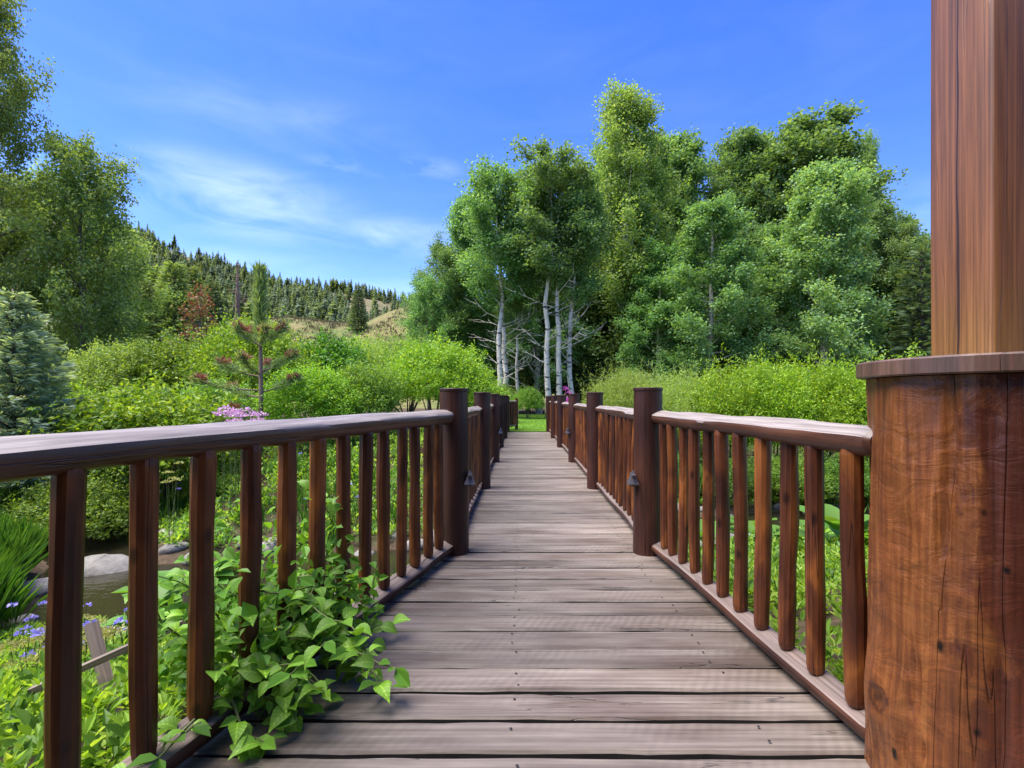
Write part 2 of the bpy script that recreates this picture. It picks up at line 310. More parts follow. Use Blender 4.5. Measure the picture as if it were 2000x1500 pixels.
M['darkleaf'] = leafmat('dark_understorey_leaves', [(.14, .225, .085), (.18, .275, .10), (.22, .32, .11)], .48)
M['lime'] = leafmat('lime_shrub_leaves', [(.075, .175, .016), (.17, .33, .026), (.25, .42, .034), (.34, .47, .06)], .42)
M['green'] = leafmat('green_shrub_leaves', [(.055, .13, .022), (.13, .26, .03), (.20, .345, .045), (.28, .40, .07)], .42)
M['maple'] = leafmat('maple_leaves', [(.06, .15, .020), (.09, .21, .026), (.13, .27, .034)], .4)
M['willow'] = leafmat('willow_leaves', [(.17, .28, .045), (.23, .36, .06), (.30, .43, .10), (.38, .48, .18)], .46)
M['hedge'] = leafmat('hedge_leaves', [(.085, .19, .016), (.20, .38, .024), (.27, .45, .03), (.36, .51, .045)], .42)
M['cover'] = leafmat('perennial_leaves', [(.12, .25, .03), (.19, .35, .038), (.26, .43, .05), (.36, .48, .09)], .46)
M['coverdark'] = leafmat('dark_perennial_leaves', [(.06, .145, .024), (.10, .22, .032), (.15, .29, .045)], .42)
M['grass'] = leafmat('grass_blades', [(.07, .18, .02), (.11, .24, .028), (.16, .30, .045)], .42)
M['vine'] = leafmat('vine_leaves', [(.085, .20, .022), (.125, .27, .028), (.18, .34, .04)], .4, .48, .32)
M['bluespruce'] = leafmat('blue_spruce_needles', [(.23, .33, .21), (.31, .42, .27), (.42, .52, .36)], .38, .6)
M['fir'] = leafmat('conifer_needles', [(.085, .13, .058), (.12, .175, .072), (.16, .22, .09)], .3, .7, .2)
M['pinelight'] = leafmat('pine_needles', [(.16, .225, .06), (.205, .28, .075), (.255, .33, .105)], .35, .6)
M['longneedle'] = leafmat('long_pine_needles', [(.16, .24, .075), (.22, .31, .11), (.30, .39, .18)], .35, .5)
M['deadneedle'] = leafmat('rusty_needles', [(.32, .13, .085), (.42, .19, .12), (.48, .25, .16)], .3, .6, tcol=(1.2, 1, .8))
M['redleaf'] = leafmat('red_leaves', [(.20, .055, .045), (.28, .085, .06), (.24, .19, .05), (.16, .24, .05)], .35, tcol=(1.3, .9, .7))
M['pink'] = leafmat('pink_petals', [(.46, .27, .43), (.56, .37, .52), (.66, .48, .61)], .35, tcol=(1.1, .9, 1.1))
M['magenta'] = leafmat('magenta_petals', [(.45, .06, .35), (.55, .12, .45)], .3, tcol=(1.1, .8, 1.1))
M['yellow'] = leafmat('yellow_petals', [(.5, .40, .04), (.62, .52, .10)], .3, tcol=(1.1, 1.0, .6))
M['cream'] = leafmat('cream_umbels', [(.34, .38, .10), (.48, .48, .18)], .4, tcol=(1.1, 1.0, .7))
M['blue'] = leafmat('blue_petals', [(.22, .20, .55), (.32, .30, .65)], .3, tcol=(1, 1, 1.2))
M['stem'] = plainmat('green_stem', (.10, .13, .03), .6)
M['ground'] = groundmat('soil_and_mulch', [(.055, .038, .026), (.085, .060, .040), (.06, .075, .025)], .6, 14, .04)
M['lawn'] = groundmat('mown_lawn', [(.085, .185, .020), (.115, .225, .026)], .8, 60, .02)
M['meadow'] = groundmat('dry_meadow', [(.14, .14, .05), (.20, .165, .075), (.12, .15, .045), (.17, .125, .08)], .09, 1.6, .3)
M['hill'] = groundmat('brushy_hillside', [(.10, .11, .05), (.15, .135, .075), (.18, .145, .09), (.09, .105, .045)], .02, .35, 1.0)
M['rock'] = rockmat('river_rock', (.10, .092, .082), (.27, .25, .225)); M['mossrock'] = rockmat('mossy_rock', (.17, .16, .15), (.3, .29, .27), .55)
M['roof'] = plainmat('shed_roof', (.30, .24, .20), .8); M['shedwall'] = plainmat('shed_wall', (.05, .03, .022), .8)
def watermat():
    m, nt, N, L, b = newmat('stream_water'); tc = N.new('ShaderNodeTexCoord')
    b.inputs['Base Color'].default_value = (.020, .017, .009, 1); b.inputs['Roughness'].default_value = .06; b.inputs['IOR'].default_value = 1.33
    n = noise(N, L, mapping(N, L, tc.outputs['Object'], (3, 6, 1)), 1.6, 3); L.new(bump(N, L, n.outputs['Fac'], .25, .05), b.inputs['Normal']); return m
M['water'] = watermat()

# ------------------------------------------------------------------ terrain
def sc_y(x): return 7.9 + .23 * x + .5 * np.sin(x * .45) + 2.4 * smooth((-5.4 - x) / 2.2)
def stream_s(x, y): return (y - sc_y(x)) / 1.03
def gz(x, y):
    x = np.asarray(x, float); y = np.asarray(y, float); s = np.abs(stream_s(x, y))
    w = .95 + .22 * np.sin(x * 1.3)
    z = -1.62 + .32 * smooth((s - w * .6) / .7) + 1.28 * smooth((s - w) / 6.2)
    z = z + .10 * (vnoise(x * .9, y * .9, 3) - .5) * smooth((s - 1) / 2)
    z = z * (1 - smooth((np.abs(x) - 60) / 60)) - .02
    return np.where((np.abs(x - .3) < 4) & (y > 15.5), np.minimum(np.maximum(z, -.08), -.02), z)
KX = np.array([-400, -86, -63, -48, -40, -33.5, -26, -20, -12, -2, 9, 30, 60.]); KZ = np.array([16, 15.5, 15.5, 17.2, 16.3, 15.6, 18.2, 20.2, 19.2, 15, 9, 1, -2.])
def kz(x, y):
    x = np.asarray(x, float); y = np.asarray(y, float)
    t = smooth((y - 46) / 54); return -1.0 + (np.interp(x * 100 / np.maximum(y, 60), KX, KZ) + 1 + 1.6 * (vnoise(x * .12, y * .12, 8) - .5)) * t
HX = np.array([-900, -560, -420, -359, -326, -293, -255, -217, -179, -150, -122, -94, 0, 150, 400, 900.]); HZ = np.array([260, 225, 178, 151, 139, 125, 113, 101, 99, 96, 90, 83, 74, 58, 40, 30.])
def hz(x, y):
    x = np.asarray(x, float); y = np.asarray(y, float); t = np.clip((y - 125) / 325, 0, 1)
    r = np.interp(x * (450 / np.maximum(y, 150)) ** .8, HX, HZ)
    z = -3 + (r + 3) * t ** .9; z = z + 9 * (vnoise(x * .022, y * .022, 21) - .5) * smooth(t * 3) * (1 - .75 * smooth((t - .8) / .2))
    return z - np.maximum(y - 450, 0) * .25
def grid(name, xs, ys, f, mat):
    gx, gy = np.meshgrid(xs, ys); z = f(gx, gy); v = np.stack([gx, gy, z], -1).reshape(-1, 3); n = len(xs)
    i = np.arange(len(ys) - 1)[:, None]; j = np.arange(n - 1)[None, :]
    q = np.stack([i * n + j, i * n + j + 1, (i + 1) * n + j + 1, (i + 1) * n + j], -1).reshape(-1, 4)
    return struct(name, MB().add(v, q).mesh(name, mat, True))
near = np.arange(-16, 16.01, .25); far = np.array([17, 19, 22, 27, 35, 50, 75, 120, 200, 400, 900, 2500.])
grid('ground', np.concatenate([-far[::-1], near, far]), np.concatenate([[-2500, -900, -200, -60, -30, -12, -6], np.arange(-3, 24.01, .25), [25, 27, 30, 35, 42, 55, 80, 120, 200, 400, 900, 2500]]), gz, M['ground'])
grid('meadow_knoll', np.concatenate([[-300, -220, -160, -120], np.arange(-100, 61, 2.5)]), np.concatenate([np.arange(44, 104, 2.5), [110, 120, 135, 160, 200]]), kz, M['meadow'])
grid('hillside', np.linspace(-900, 700, 110), np.concatenate([np.linspace(122, 460, 60), [480, 520, 600, 800]]), hz, M['hill'])
# lawn at the far end of the bridge and the water of the stream
def lawnz(x, y): return np.maximum(gz(x, y), -.06) + .05 + 0 * x
gxs = np.linspace(-3.5, 4.2, 20)
grid('lawn', gxs, np.linspace(15.95, 31, 24), lambda x, y: .012 + .03 * smooth((y - 17) / 6) + 0 * x, M['lawn'])
sx = np.linspace(-16, 16, 65); cy = sc_y(sx)
wv = np.concatenate([np.stack([sx, cy - 2.0, 0 * sx - 1.40], -1), np.stack([sx, cy + 2.0, 0 * sx - 1.40], -1)])
k = np.arange(64); struct('stream', MB().add(wv, np.stack([k, k + 1, k + 66, k + 65], -1)).mesh('stream', M['water'], True))

# ------------------------------------------------------------------ the footbridge
def log_mesh(name, L, r, mat, n=12, seg=14, wob=.06, facet=.05, end=.0, seed=0, taper=0.0, bow=0.0, flat=0.0, tilt=0.0, faceted=False):
    """a hand-peeled log along local Z, from 0 to L, with flats, swellings and eased ends"""
    g = np.random.default_rng(seed); a = np.arange(n) * 2 * math.pi / n; zs = np.linspace(0, L, seg)
    if end > 0: zs = np.concatenate([[0, end * .35], np.linspace(end, L - end, seg), [L - end * .35, L]])
    A, Zs = np.meshgrid(a, zs); th = A / (2 * math.pi) * 6
    nz = vnoise(np.mod(th, 6) * 1.0, Zs / r * .22 + seed * 3.1, seed) * np.clip((6 - th), 0, 1) + vnoise(0 * th, Zs / r * .22 + seed * 3.1, seed) * (1 - np.clip(6 - th, 0, 1))
    rr = r * (1 + wob * 2 * (vnoise(Zs / r * .12 + seed, 0 * A + seed, 5) - .5) + facet * 2 * (nz - .5)) * (1 - taper * Zs / L)
    if end > 0:
        e = np.minimum(Zs, L - Zs) / end; rr = rr * np.where(e < 1, .60 + .40 * np.sqrt(np.clip(1 - (1 - np.clip(e, 0, 1)) ** 2, 0, 1)), 1)
    bx = bow * np.sin(Zs / L * math.pi) + .14 * r * (vnoise(Zs / L * 3 + seed, 0 * Zs, 9) - .5); by = .14 * r * (vnoise(Zs / L * 3 + seed, 0 * Zs, 17) - .5)
    lx_, ly_ = rr * np.cos(A), rr * np.sin(A)
    if flat > 0:
        lim = r * (flat + .16 * (vnoise(Zs / r * .10 + seed, 0 * Zs, 41) - .5)) + .10 * lx_ * (vnoise(Zs / r * .06 + seed, 0 * Zs, 43) - .5) * 2 + .10 * r * (vnoise(Zs / r * .5 + seed, A * 1.5, 45) - .5)
        ct, sn = math.cos(tilt), math.sin(tilt); pa, pb = lx_ * ct - ly_ * sn, lx_ * sn + ly_ * ct
        pb = np.where(pb > lim, lim + .12 * (pb - lim), pb); lx_, ly_ = pa * ct + pb * sn, -pa * sn + pb * ct
    v = np.stack([lx_ + bx, ly_ + by, Zs], -1).reshape(-1, 3); k = len(zs)
    i = np.arange(k - 1)[:, None]; j = np.arange(n)[None, :]; j2 = (j + 1) % n
    q = np.stack([i * n + j, i * n + j2, (i + 1) * n + j2, (i + 1) * n + j], -1).reshape(-1, 4)
    v = np.vstack([v, [bx[0, 0], by[0, 0], 0], [bx[-1, 0], by[-1, 0], L]]); c = k * n
    t = [(c, (jj + 1) % n, jj) for jj in range(n)] + [(c + 1, (k - 1) * n + jj, (k - 1) * n + (jj + 1) % n) for jj in range(n)]
    me = MB().add(v, q, t).mesh(name, mat, not faceted)
    if faceted: return me
    try: me.set_sharp_from_angle(angle=R(32))
    except Exception: pass
    return me
def along(o, p, q):                              # lay a Z-log from p to q
    d = Vector(q) - Vector(p); o.location = p; o.rotation_mode = 'QUATERNION'; o.rotation_quaternion = d.to_track_quat('Z', 'Y')
D1, S = 3.51, 2.48
XL, XR = -.48, .915
bridge = thing('footbridge', 'long brown log footbridge with plank deck and round baluster railings', 'footbridge', (0, 0, 0))
def left_line(y): return XL if y > D1 else XL - .02 - (D1 - y) * .262
def right_line(y): return XR + .02 if y > D1 else .955 + (D1 - y) * .073
# planks
edges = [.55]
g = np.random.default_rng(3)
while edges[-1] < 15.8: edges.append(edges[-1] + .165 + g.uniform(-.018, .02))
nail_me = None
for i in range(len(edges) - 1):
    y0, y1 = edges[i], edges[i + 1]; gap = g.uniform(.013, .028); ym = (y0 + y1) / 2
    xa = left_line(ym) - .14 + g.uniform(-.012, .012); xb = (right_line(ym) + .17 if ym > 1.3 else 1.25) + g.uniform(-.012, .012)
    n = 26 if ym < 6 else 10; xs = np.linspace(xa, xb, n); W = (y1 - y0 - gap) / 2
    wob = .004 if ym < 6 else .003
    ea = -W + wob * 2 * (vnoise(xs * 7, xs * 0 + i, 31) - .5) + wob * (vnoise(xs * 25, xs * 0 + i, 35) - .5); eb = W + wob * 2 * (vnoise(xs * 7, xs * 0 + i, 32) - .5) + wob * (vnoise(xs * 25, xs * 0 + i, 37) - .5)
    tl = g.uniform(-.003, .003); zt = g.uniform(-.003, .002) + .004 * (vnoise(xs * 1.5, xs * 0 + i, 33) - .5)
    c = (xa + xb) / 2; xl = xs - c
    prof = [(ea, -.045 + 0 * xs), (ea, zt - .009 - tl), (ea + .007, zt - tl), (eb - .007, zt + tl), (eb, zt - .009 + tl), (eb, -.045 + 0 * xs)]
    v = np.concatenate([np.stack([xl, p[0], p[1]], -1) for p in prof]); q = []
    for a in range(6):
        b2 = (a + 1) % 6
        kk = np.arange(n - 1); q.append(np.stack([a * n + kk, a * n + kk + 1, b2 * n + kk + 1, b2 * n + kk], -1)[:, ::-1])
    q = np.vstack(q); ends = []
    for e_, fl in ((0, 1), (n - 1, -1)):
        idx = [a * n + e_ for a in range(6)]; 
        for qq in ((idx[0], idx[1], idx[4], idx[5]), (idx[1], idx[2], idx[3], idx[4])): ends.append(qq[::fl])
    me = MB().add(v, np.vstack([q, np.array(ends)])).mesh('plank', M['plank'])
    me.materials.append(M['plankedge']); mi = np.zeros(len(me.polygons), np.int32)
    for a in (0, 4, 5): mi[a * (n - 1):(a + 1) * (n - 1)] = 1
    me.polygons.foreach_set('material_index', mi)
    o = put('plank', me, bridge, (c, ym, 0))
    if ym < 7:                                   # nail heads in rows over the stringers
        mb = MB(); a8 = np.arange(7) * 2 * math.pi / 7
        for nx in (xa + .22 + g.uniform(-.02, .02), XL + .45 + g.uniform(-.02, .02), XR - .12 + g.uniform(-.02, .02)):
            for ny in (-W * .5, W * .5):
                if g.uniform() < .3: continue
                px_, py_ = nx - c + g.uniform(-.008, .008), ny + g.uniform(-.01, .01)
                zz = .0045
                mb.add(np.vstack([[[px_, py_, zz]], np.stack([px_ + .0052 * np.cos(a8), py_ + .0052 * np.sin(a8), 0 * a8 + zz - .0005], -1)]), None, [(0, 1 + t_, 1 + (t_ + 1) % 7) for t_ in range(7)])
        put('nail_heads', mb.mesh('nail_heads', M['nail']), o)['kind'] = 'stuff'
# stringer logs under the deck
for x in (XL + .05, XR - .05, .22):
    o = put('stringer', log_mesh('stringer', 13.6, .13, M['post'], seed=int(x * 50) + 90, seg=20), bridge); along(o, (x, 2.3, -.20), (x, 15.85, -.20))
# posts
post_mes = [log_mesh('post', 1.60, .100, M['post'], n=18, seg=20, wob=.03, facet=.025, seed=200 + i) for i in range(4)]
capb = MB(); capb.tube([(0, 0, -.004), (0, 0, .004), (0, 0, .020), (0, 0, .024)], [.100, .1055, .1055, .100], 22); cap_me = capb.mesh('post_cap', M['post'], False)
lamp = MB(); aa = np.arange(4) * math.pi / 2 + math.pi / 4
lamp.add(np.vstack([[[0, 0, .10]], np.stack([.052 * np.cos(aa), .052 * np.sin(aa), 0 * aa], -1), np.stack([.052 * np.cos(aa), .052 * np.sin(aa), 0 * aa - .006], -1)]), [(1 + i, 5 + i, 5 + (i + 1) % 4, 1 + (i + 1) % 4) for i in range(4)] + [(8, 7, 6, 5)], [(0, 1 + i, 1 + (i + 1) % 4) for i in range(4)])
lamp.box((0, 0, .062), (.012, .055, .006)).box((0, 0, -.012), (.022, .022, .006)); lamp_me = lamp.mesh('lamp_shade', M['lampmetal'])
posts = {}
for side, x0 in (('L', XL), ('R', XR)):
    for i in range(6):
        if side == 'L' and i == 5: pass
        y = D1 + i * S; x = x0 + g.uniform(-.01, .01); top = 1.15 + g.uniform(-.008, .008)
        o = put('post', post_mes[(i + (side == 'R')) % 4], bridge, (x, y, top - 1.60), (0, 0, g.uniform(0, 6)), (1, 1, 1))
        put('post_cap', cap_me, o, (0, 0, 1.602))
        posts[side, i] = (x, y)
        if i in (0, 2):
            sgn = 1 if side == 'L' else -1
            rz = -o.rotation_euler.z
            lx, ly = sgn * .118, -.045
            l = put('lamp_shade', lamp_me, o, (lx * math.cos(rz) - ly * math.sin(rz), lx * math.sin(rz) + ly * math.cos(rz), .50 + 1.60 - top), (0, 0, rz))
# rails and balusters
bal_mes = []
for i in range(8):
    bal_mes.append(log_mesh('baluster', .88, .0325, M['baluster'], n=11, seg=11, wob=.08, facet=.08, seed=300 + i, end=.035, faceted=True, bow=g.uniform(-.003, .003)))
def section(p, q, pitch=.178, first=.13, last=.13, seed=0, ys=None, inner=1):
    """top rail, bottom rail and balusters between ground points p and q"""
    p = Vector(p); q = Vector(q); d = (q - p); Ln = d.length; u = d / Ln
    gg = np.random.default_rng(seed + 400)
    tr = put('top_rail', log_mesh('top_rail', Ln, .051, M['rail'], n=20, seg=44, wob=.08, facet=.07, seed=seed + 20, end=.04, flat=.74, tilt=inner * .50), bridge); along(tr, (p.x, p.y, .972), (q.x, q.y, .972 + gg.uniform(-.008, .008)))
    br = put('bottom_rail', log_mesh('bottom_rail', Ln, .050, M['lowrail'], n=18, seg=34, wob=.06, facet=.06, seed=seed + 60, end=.03, flat=.5, tilt=inner * .35), bridge); along(br, (p.x, p.y, .066), (q.x, q.y, .066))
    m = max(1, round((Ln - first - last) / pitch)); ps = (Ln - first - last) / m
    stations = [first + k_ * ps + gg.uniform(-.012, .012) for k_ in range(m + 1)] if ys is None else [(y_ - p.y) / u.y for y_ in ys]
    for st_ in stations:
        c = p + u * st_
        put('baluster', bal_mes[gg.integers(8)], bridge, (c.x, c.y, .085), (gg.uniform(-.012, .012), gg.uniform(-.012, .012), gg.uniform(0, 6.28)), (s_ := gg.uniform(.92, 1.08), s_, .99))
off = .035
for i in range(5):
    for side, x0, sg in (('L', XL, -1), ('R', XR, 1)):
        a, b2 = posts[side, i], posts[side, i + 1]
        section((x0 + sg * off, a[1] + .07, 0), (x0 + sg * off, b2[1] - .07, 0), seed=i * 7 + (50 if side == 'R' else 0), inner=1 if side == 'R' else -1)
section((left_line(.35) - .01, .35, 0), (XL - .035, D1 - .075, 0), seed=900, inner=-1, ys=[.65, .83, 1.005, 1.183, 1.37, 1.548, 1.729, 1.908, 2.085, 2.26, 2.43, 2.61, 2.79, 2.945, 3.12, 3.28])
section((1.118, 1.515, 0), (XR + .045, D1 - .075, 0), seed=950, ys=[1.615, 1.802, 1.979, 2.155, 2.329, 2.499, 2.667, 2.831, 2.993, 3.149, 3.29])
# the small railing wing past the far end
wing = thing('railing_panel', 'short red brown picket railing panel beyond the far left bridge end', 'railing', (-.40, 16.35, 0))
for k_, (dx, dy) in enumerate(((-.05, -.1), (.24, .5))):
    put('post', log_mesh('wing_post', 1.12, .05, M['baluster'], seed=700 + k_), wing, (dx, dy, -.02))
for k_ in range(5):
    f = (k_ + .7) / 5.4; put('picket', bal_mes[k_], wing, (-.05 + .29 * f, -.1 + .6 * f, .13), None, (1.1, 1.1, .98))
for zz in (.16, .98):
    o = put('rail', log_mesh('wing_rail', .66, .035, M['rail'], seed=720 + int(zz)), wing); along(o, (-.05, -.1, zz), (.24, .5, zz))

# ------------------------------------------------------------------ porch column: timber on a log pedestal
CX, CY = 1.338, 1.376
column = thing('porch_column', 'square red brown timber on a thick hewn log pedestal with round cap', 'column', (CX, CY, 0))
def pedestal():
    n, k = 120, 110; a = np.arange(n) * 2 * math.pi / n; zs = np.linspace(-.25, 1.168, k); A, Zs = np.meshgrid(a, zs)
    per = lambda f, sc, sd: vnoise(np.cos(A) * f + 40, np.sin(A) * f * 1.0 + Zs * sc + 40, sd)
    r = .294 + .012 * (per(2.2, 2.2, 1) - .5) * 2 + .006 * (per(6, 3, 2) - .5) * 2 + .010 * smooth((.35 - Zs) / .6)
    # hewn flats: quantised angle noise gives draw-knife facets
    f = np.floor(per(3.2, 1.3, 6) * 7) / 7; r = r + .010 * (f - .5)
    # knot swelling low on the left, and drying cracks
    ka, kz_ = R(173.1), .244
    da = np.angle(np.exp(1j * (A - ka))) * .294; dd = np.hypot(da, (Zs - kz_) * .8); r = r + .022 * np.exp(-(dd / .10) ** 2) - .016 * np.exp(-(dd / .022) ** 2)
    for (ca, w, z0, z1, dep, wv_) in ((3.62, .010, .62, 1.2, .030, .02), (3.25, .006, -.3, .9, .018, .05), (3.95, .006, .1, 1.2, .014, .03), (3.48, .005, -.3, .55, .02, .04), (4.3, .006, -.3, .8, .016, .04)):
        cl = ca + wv_ * (vnoise(Zs * 3, 0 * Zs, int(ca * 100)) - .5) * 4
        r = r - dep * np.exp(-(np.angle(np.exp(1j * (A - cl))) * .294 / w) ** 2) * smooth((Zs - z0) / .15) * smooth((z1 - Zs) / .15)
    v = np.stack([r * np.cos(A), r * np.sin(A), Zs], -1).reshape(-1, 3)
    i = np.arange(k - 1)[:, None]; j = np.arange(n)[None, :]; j2 = (j + 1) % n
    q = np.stack([i * n + j, i * n + j2, (i + 1) * n + j2, (i + 1) * n + j], -1).reshape(-1, 4)
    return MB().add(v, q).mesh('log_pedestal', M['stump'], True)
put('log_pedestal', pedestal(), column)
cb = MB(); cb.tube([(0, 0, 1.170), (0, 0, 1.174), (0, 0, 1.212), (0, 0, 1.217)], [.318, .323, .323, .317], 72); put('pedestal_cap', cb.mesh('pedestal_cap', M['cap'], False), column)
def timber():
    h, bv = .10, .010; prof = []
    for (sx_, sy_, a0) in ((1, 1, 0), (-1, 1, 90), (-1, -1, 180), (1, -1, 270)):
        for t_ in (0, 30, 60, 90): prof.append((sx_ * (h - bv) + bv * math.cos(R(a0 + t_)), sy_ * (h - bv) + bv * math.sin(R(a0 + t_))))
    prof = np.array(prof); n = len(prof); zs = np.concatenate([np.linspace(1.217, 4.2, 60)]); v = []
    for z in zs:
        wob = 1 + .012 * (vnoise(prof[:, 0] * 9 + 5, prof[:, 1] * 9 + z * 2.5, 4) - .5)
        v.append(np.column_stack([prof * wob[:, None], np.full(n, z)]))
    i = np.arange(len(zs) - 1)[:, None]; j = np.arange(n)[None, :]; j2 = (j + 1) % n
    q = np.stack([i * n + j, i * n + j2, (i + 1) * n + j2, (i + 1) * n + j], -1).reshape(-1, 4)
    me = MB().add(np.vstack(v), q).mesh('timber', M['timber'], True)
    return me
def timbermat():
    m = M['timber']; nt = m.node_tree; N = nt.nodes; L = nt.links; b = N['Principled BSDF']; base = b.inputs['Base Color'].links[0].from_socket
    tc = N.new('ShaderNodeTexCoord'); v = tc.outputs['Object']
    g1 = noise(N, L, mapping(N, L, v, (150, 150, 1.1)), 1.0, 4, .6, .15); r1 = ramp(N, [(.32, (.62, .58, .55)), (.5, (1, 1, 1)), (.68, (1.25, 1.28, 1.3))]); L.new(g1.outputs['Fac'], r1.inputs[0])
    c = mixc(N, L, 1.0, base, r1.outputs[0], 'MULTIPLY')
    # the lower end is yellower where the stain has worn
    sp = N.new('ShaderNodeSeparateXYZ'); L.new(v, sp.inputs[0]); wz = noise(N, L, mapping(N, L, v, (8, 8, 3)), 1.0, 3)
    az = N.new('ShaderNodeMath'); az.operation = 'MULTIPLY_ADD'; az.inputs[1].default_value = .5; L.new(wz.outputs['Fac'], az.inputs[0]); L.new(sp.outputs[2], az.inputs[2])
    zr = N.new('ShaderNodeMapRange'); zr.inputs[1].default_value = 1.75; zr.inputs[2].default_value = 1.45; L.new(az.outputs[0], zr.inputs[0])
    c = mixc(N, L, zr.outputs[0], c, mixc(N, L, 1.0, c, (1.05, 1.22, .95), 'MULTIPLY'))
    # one long drying check down the middle of each face, fading out
    wb = noise(N, L, mapping(N, L, v, (0, 0, 2.0)), 1.0, 2)
    for ax in (1, 0):
        a = N.new('ShaderNodeMath'); a.operation = 'MULTIPLY_ADD'; a.inputs[1].default_value = -.03; L.new(wb.outputs['Fac'], a.inputs[0]); L.new(sp.outputs[ax], a.inputs[2])
        p = N.new('ShaderNodeMath'); p.operation = 'ADD'; p.inputs[1].default_value = .012; L.new(a.outputs[0], p.inputs[0])
        ab = N.new('ShaderNodeMath'); ab.operation = 'ABSOLUTE'; L.new(p.outputs[0], ab.inputs[0])
        zn = noise(N, L, mapping(N, L, v, (0, 0, 1.3), (0, 0, .6 + ax)), 1.0, 2); zw = N.new('ShaderNodeMapRange'); zw.inputs[1].default_value = .38; zw.inputs[2].default_value = .6; zw.inputs[3].default_value = .0004; zw.inputs[4].default_value = .0042; L.new(zn.outputs['Fac'], zw.inputs[0])
        lt = N.new('ShaderNodeMath'); lt.operation = 'LESS_THAN'; L.new(ab.outputs[0], lt.inputs[0]); L.new(zw.outputs[0], lt.inputs[1])
        c = mixc(N, L, lt.outputs[0], c, (.03, .012, .008))
    L.new(c, b.inputs['Base Color'])
timbermat()
put('timber', timber(), column)

# the log house wall added behind the viewpoint, unseen, to darken the column's front
blocker = thing('log_blocker_wall', 'dark log house wall added out of view to darken the column front', 'wall', (0, -2.3, 0))
hw_me = log_mesh('wall_log', 13.0, .155, M['post'], n=14, seg=22, wob=.03, facet=.03, seed=808)
for k_ in range(15):
    o = put('wall_log', hw_me, blocker); along(o, (-6.5 + .1 * (k_ % 3), -.02 * (k_ % 2), .10 + k_ * .295), (6.5 + .1 * (k_ % 3), -.02 * (k_ % 2), .10 + k_ * .295))

# ------------------------------------------------------------------ leaves, trees, shrubs
def leaves(mb, P, axis, normal, Ls, aspect=.5, detail=False, fold=.18):
    """a pointed leaf at every P: two triangles, or four folded ones when near"""
    P = np.asarray(P); a = nrm(axis); b = nrm(np.cross(normal, a)); n = np.cross(a, b); Ls = np.broadcast_to(np.asarray(Ls, float), (len(P),))[:, None]; w = Ls * aspect / 2
    if not detail:
        v = np.stack([P, P + a * Ls * .45 + b * w + n * w * fold, P + a * Ls, P + a * Ls * .45 - b * w + n * w * fold], 1)
        mb.add(v.reshape(-1, 3), np.arange(len(P) * 4).reshape(-1, 4))
    else:
        tip = P + a * Ls - n * Ls * .12
        v = np.stack([P, P + a * Ls * .25 + b * w * .8 + n * w * fold * 2, P + a * Ls * .58 + b * w * .85 + n * w * fold * 2, tip, P + a * Ls * .58 - b * w * .85 + n * w * fold * 2, P + a * Ls * .25 - b * w * .8 + n * w * fold * 2], 1)
        k_ = np.arange(len(P))[:, None] * 6
        mb.add(v.reshape(-1, 3), np.concatenate([k_ + np.array([[0, 1, 2, 3]]), k_ + np.array([[0, 3, 4, 5]])]))
    return mb
def rdir(g, n): return nrm(g.normal(size=(n, 3)))
def twig_leaves(mb, g, B, D, Ln, per, size, aspect=.6, spread=.12, droop=.35, detail=False, up=.7):
    k = len(B); B = np.repeat(B, per, 0); D_ = np.repeat(D, per, 0); l = np.repeat(Ln, per)[:, None]; n = len(B)
    P = B + D_ * l * g.uniform(0, 1.05, (n, 1)) + g.normal(size=(n, 3)) * spread
    ax = D_ * .5 + rdir(g, n) * .8 + np.array([0, 0, -droop]); no = rdir(g, n) * .8 + np.array([0, 0, up])
    return leaves(mb, P, ax, no, size * g.uniform(.65, 1.25, n), aspect, detail)
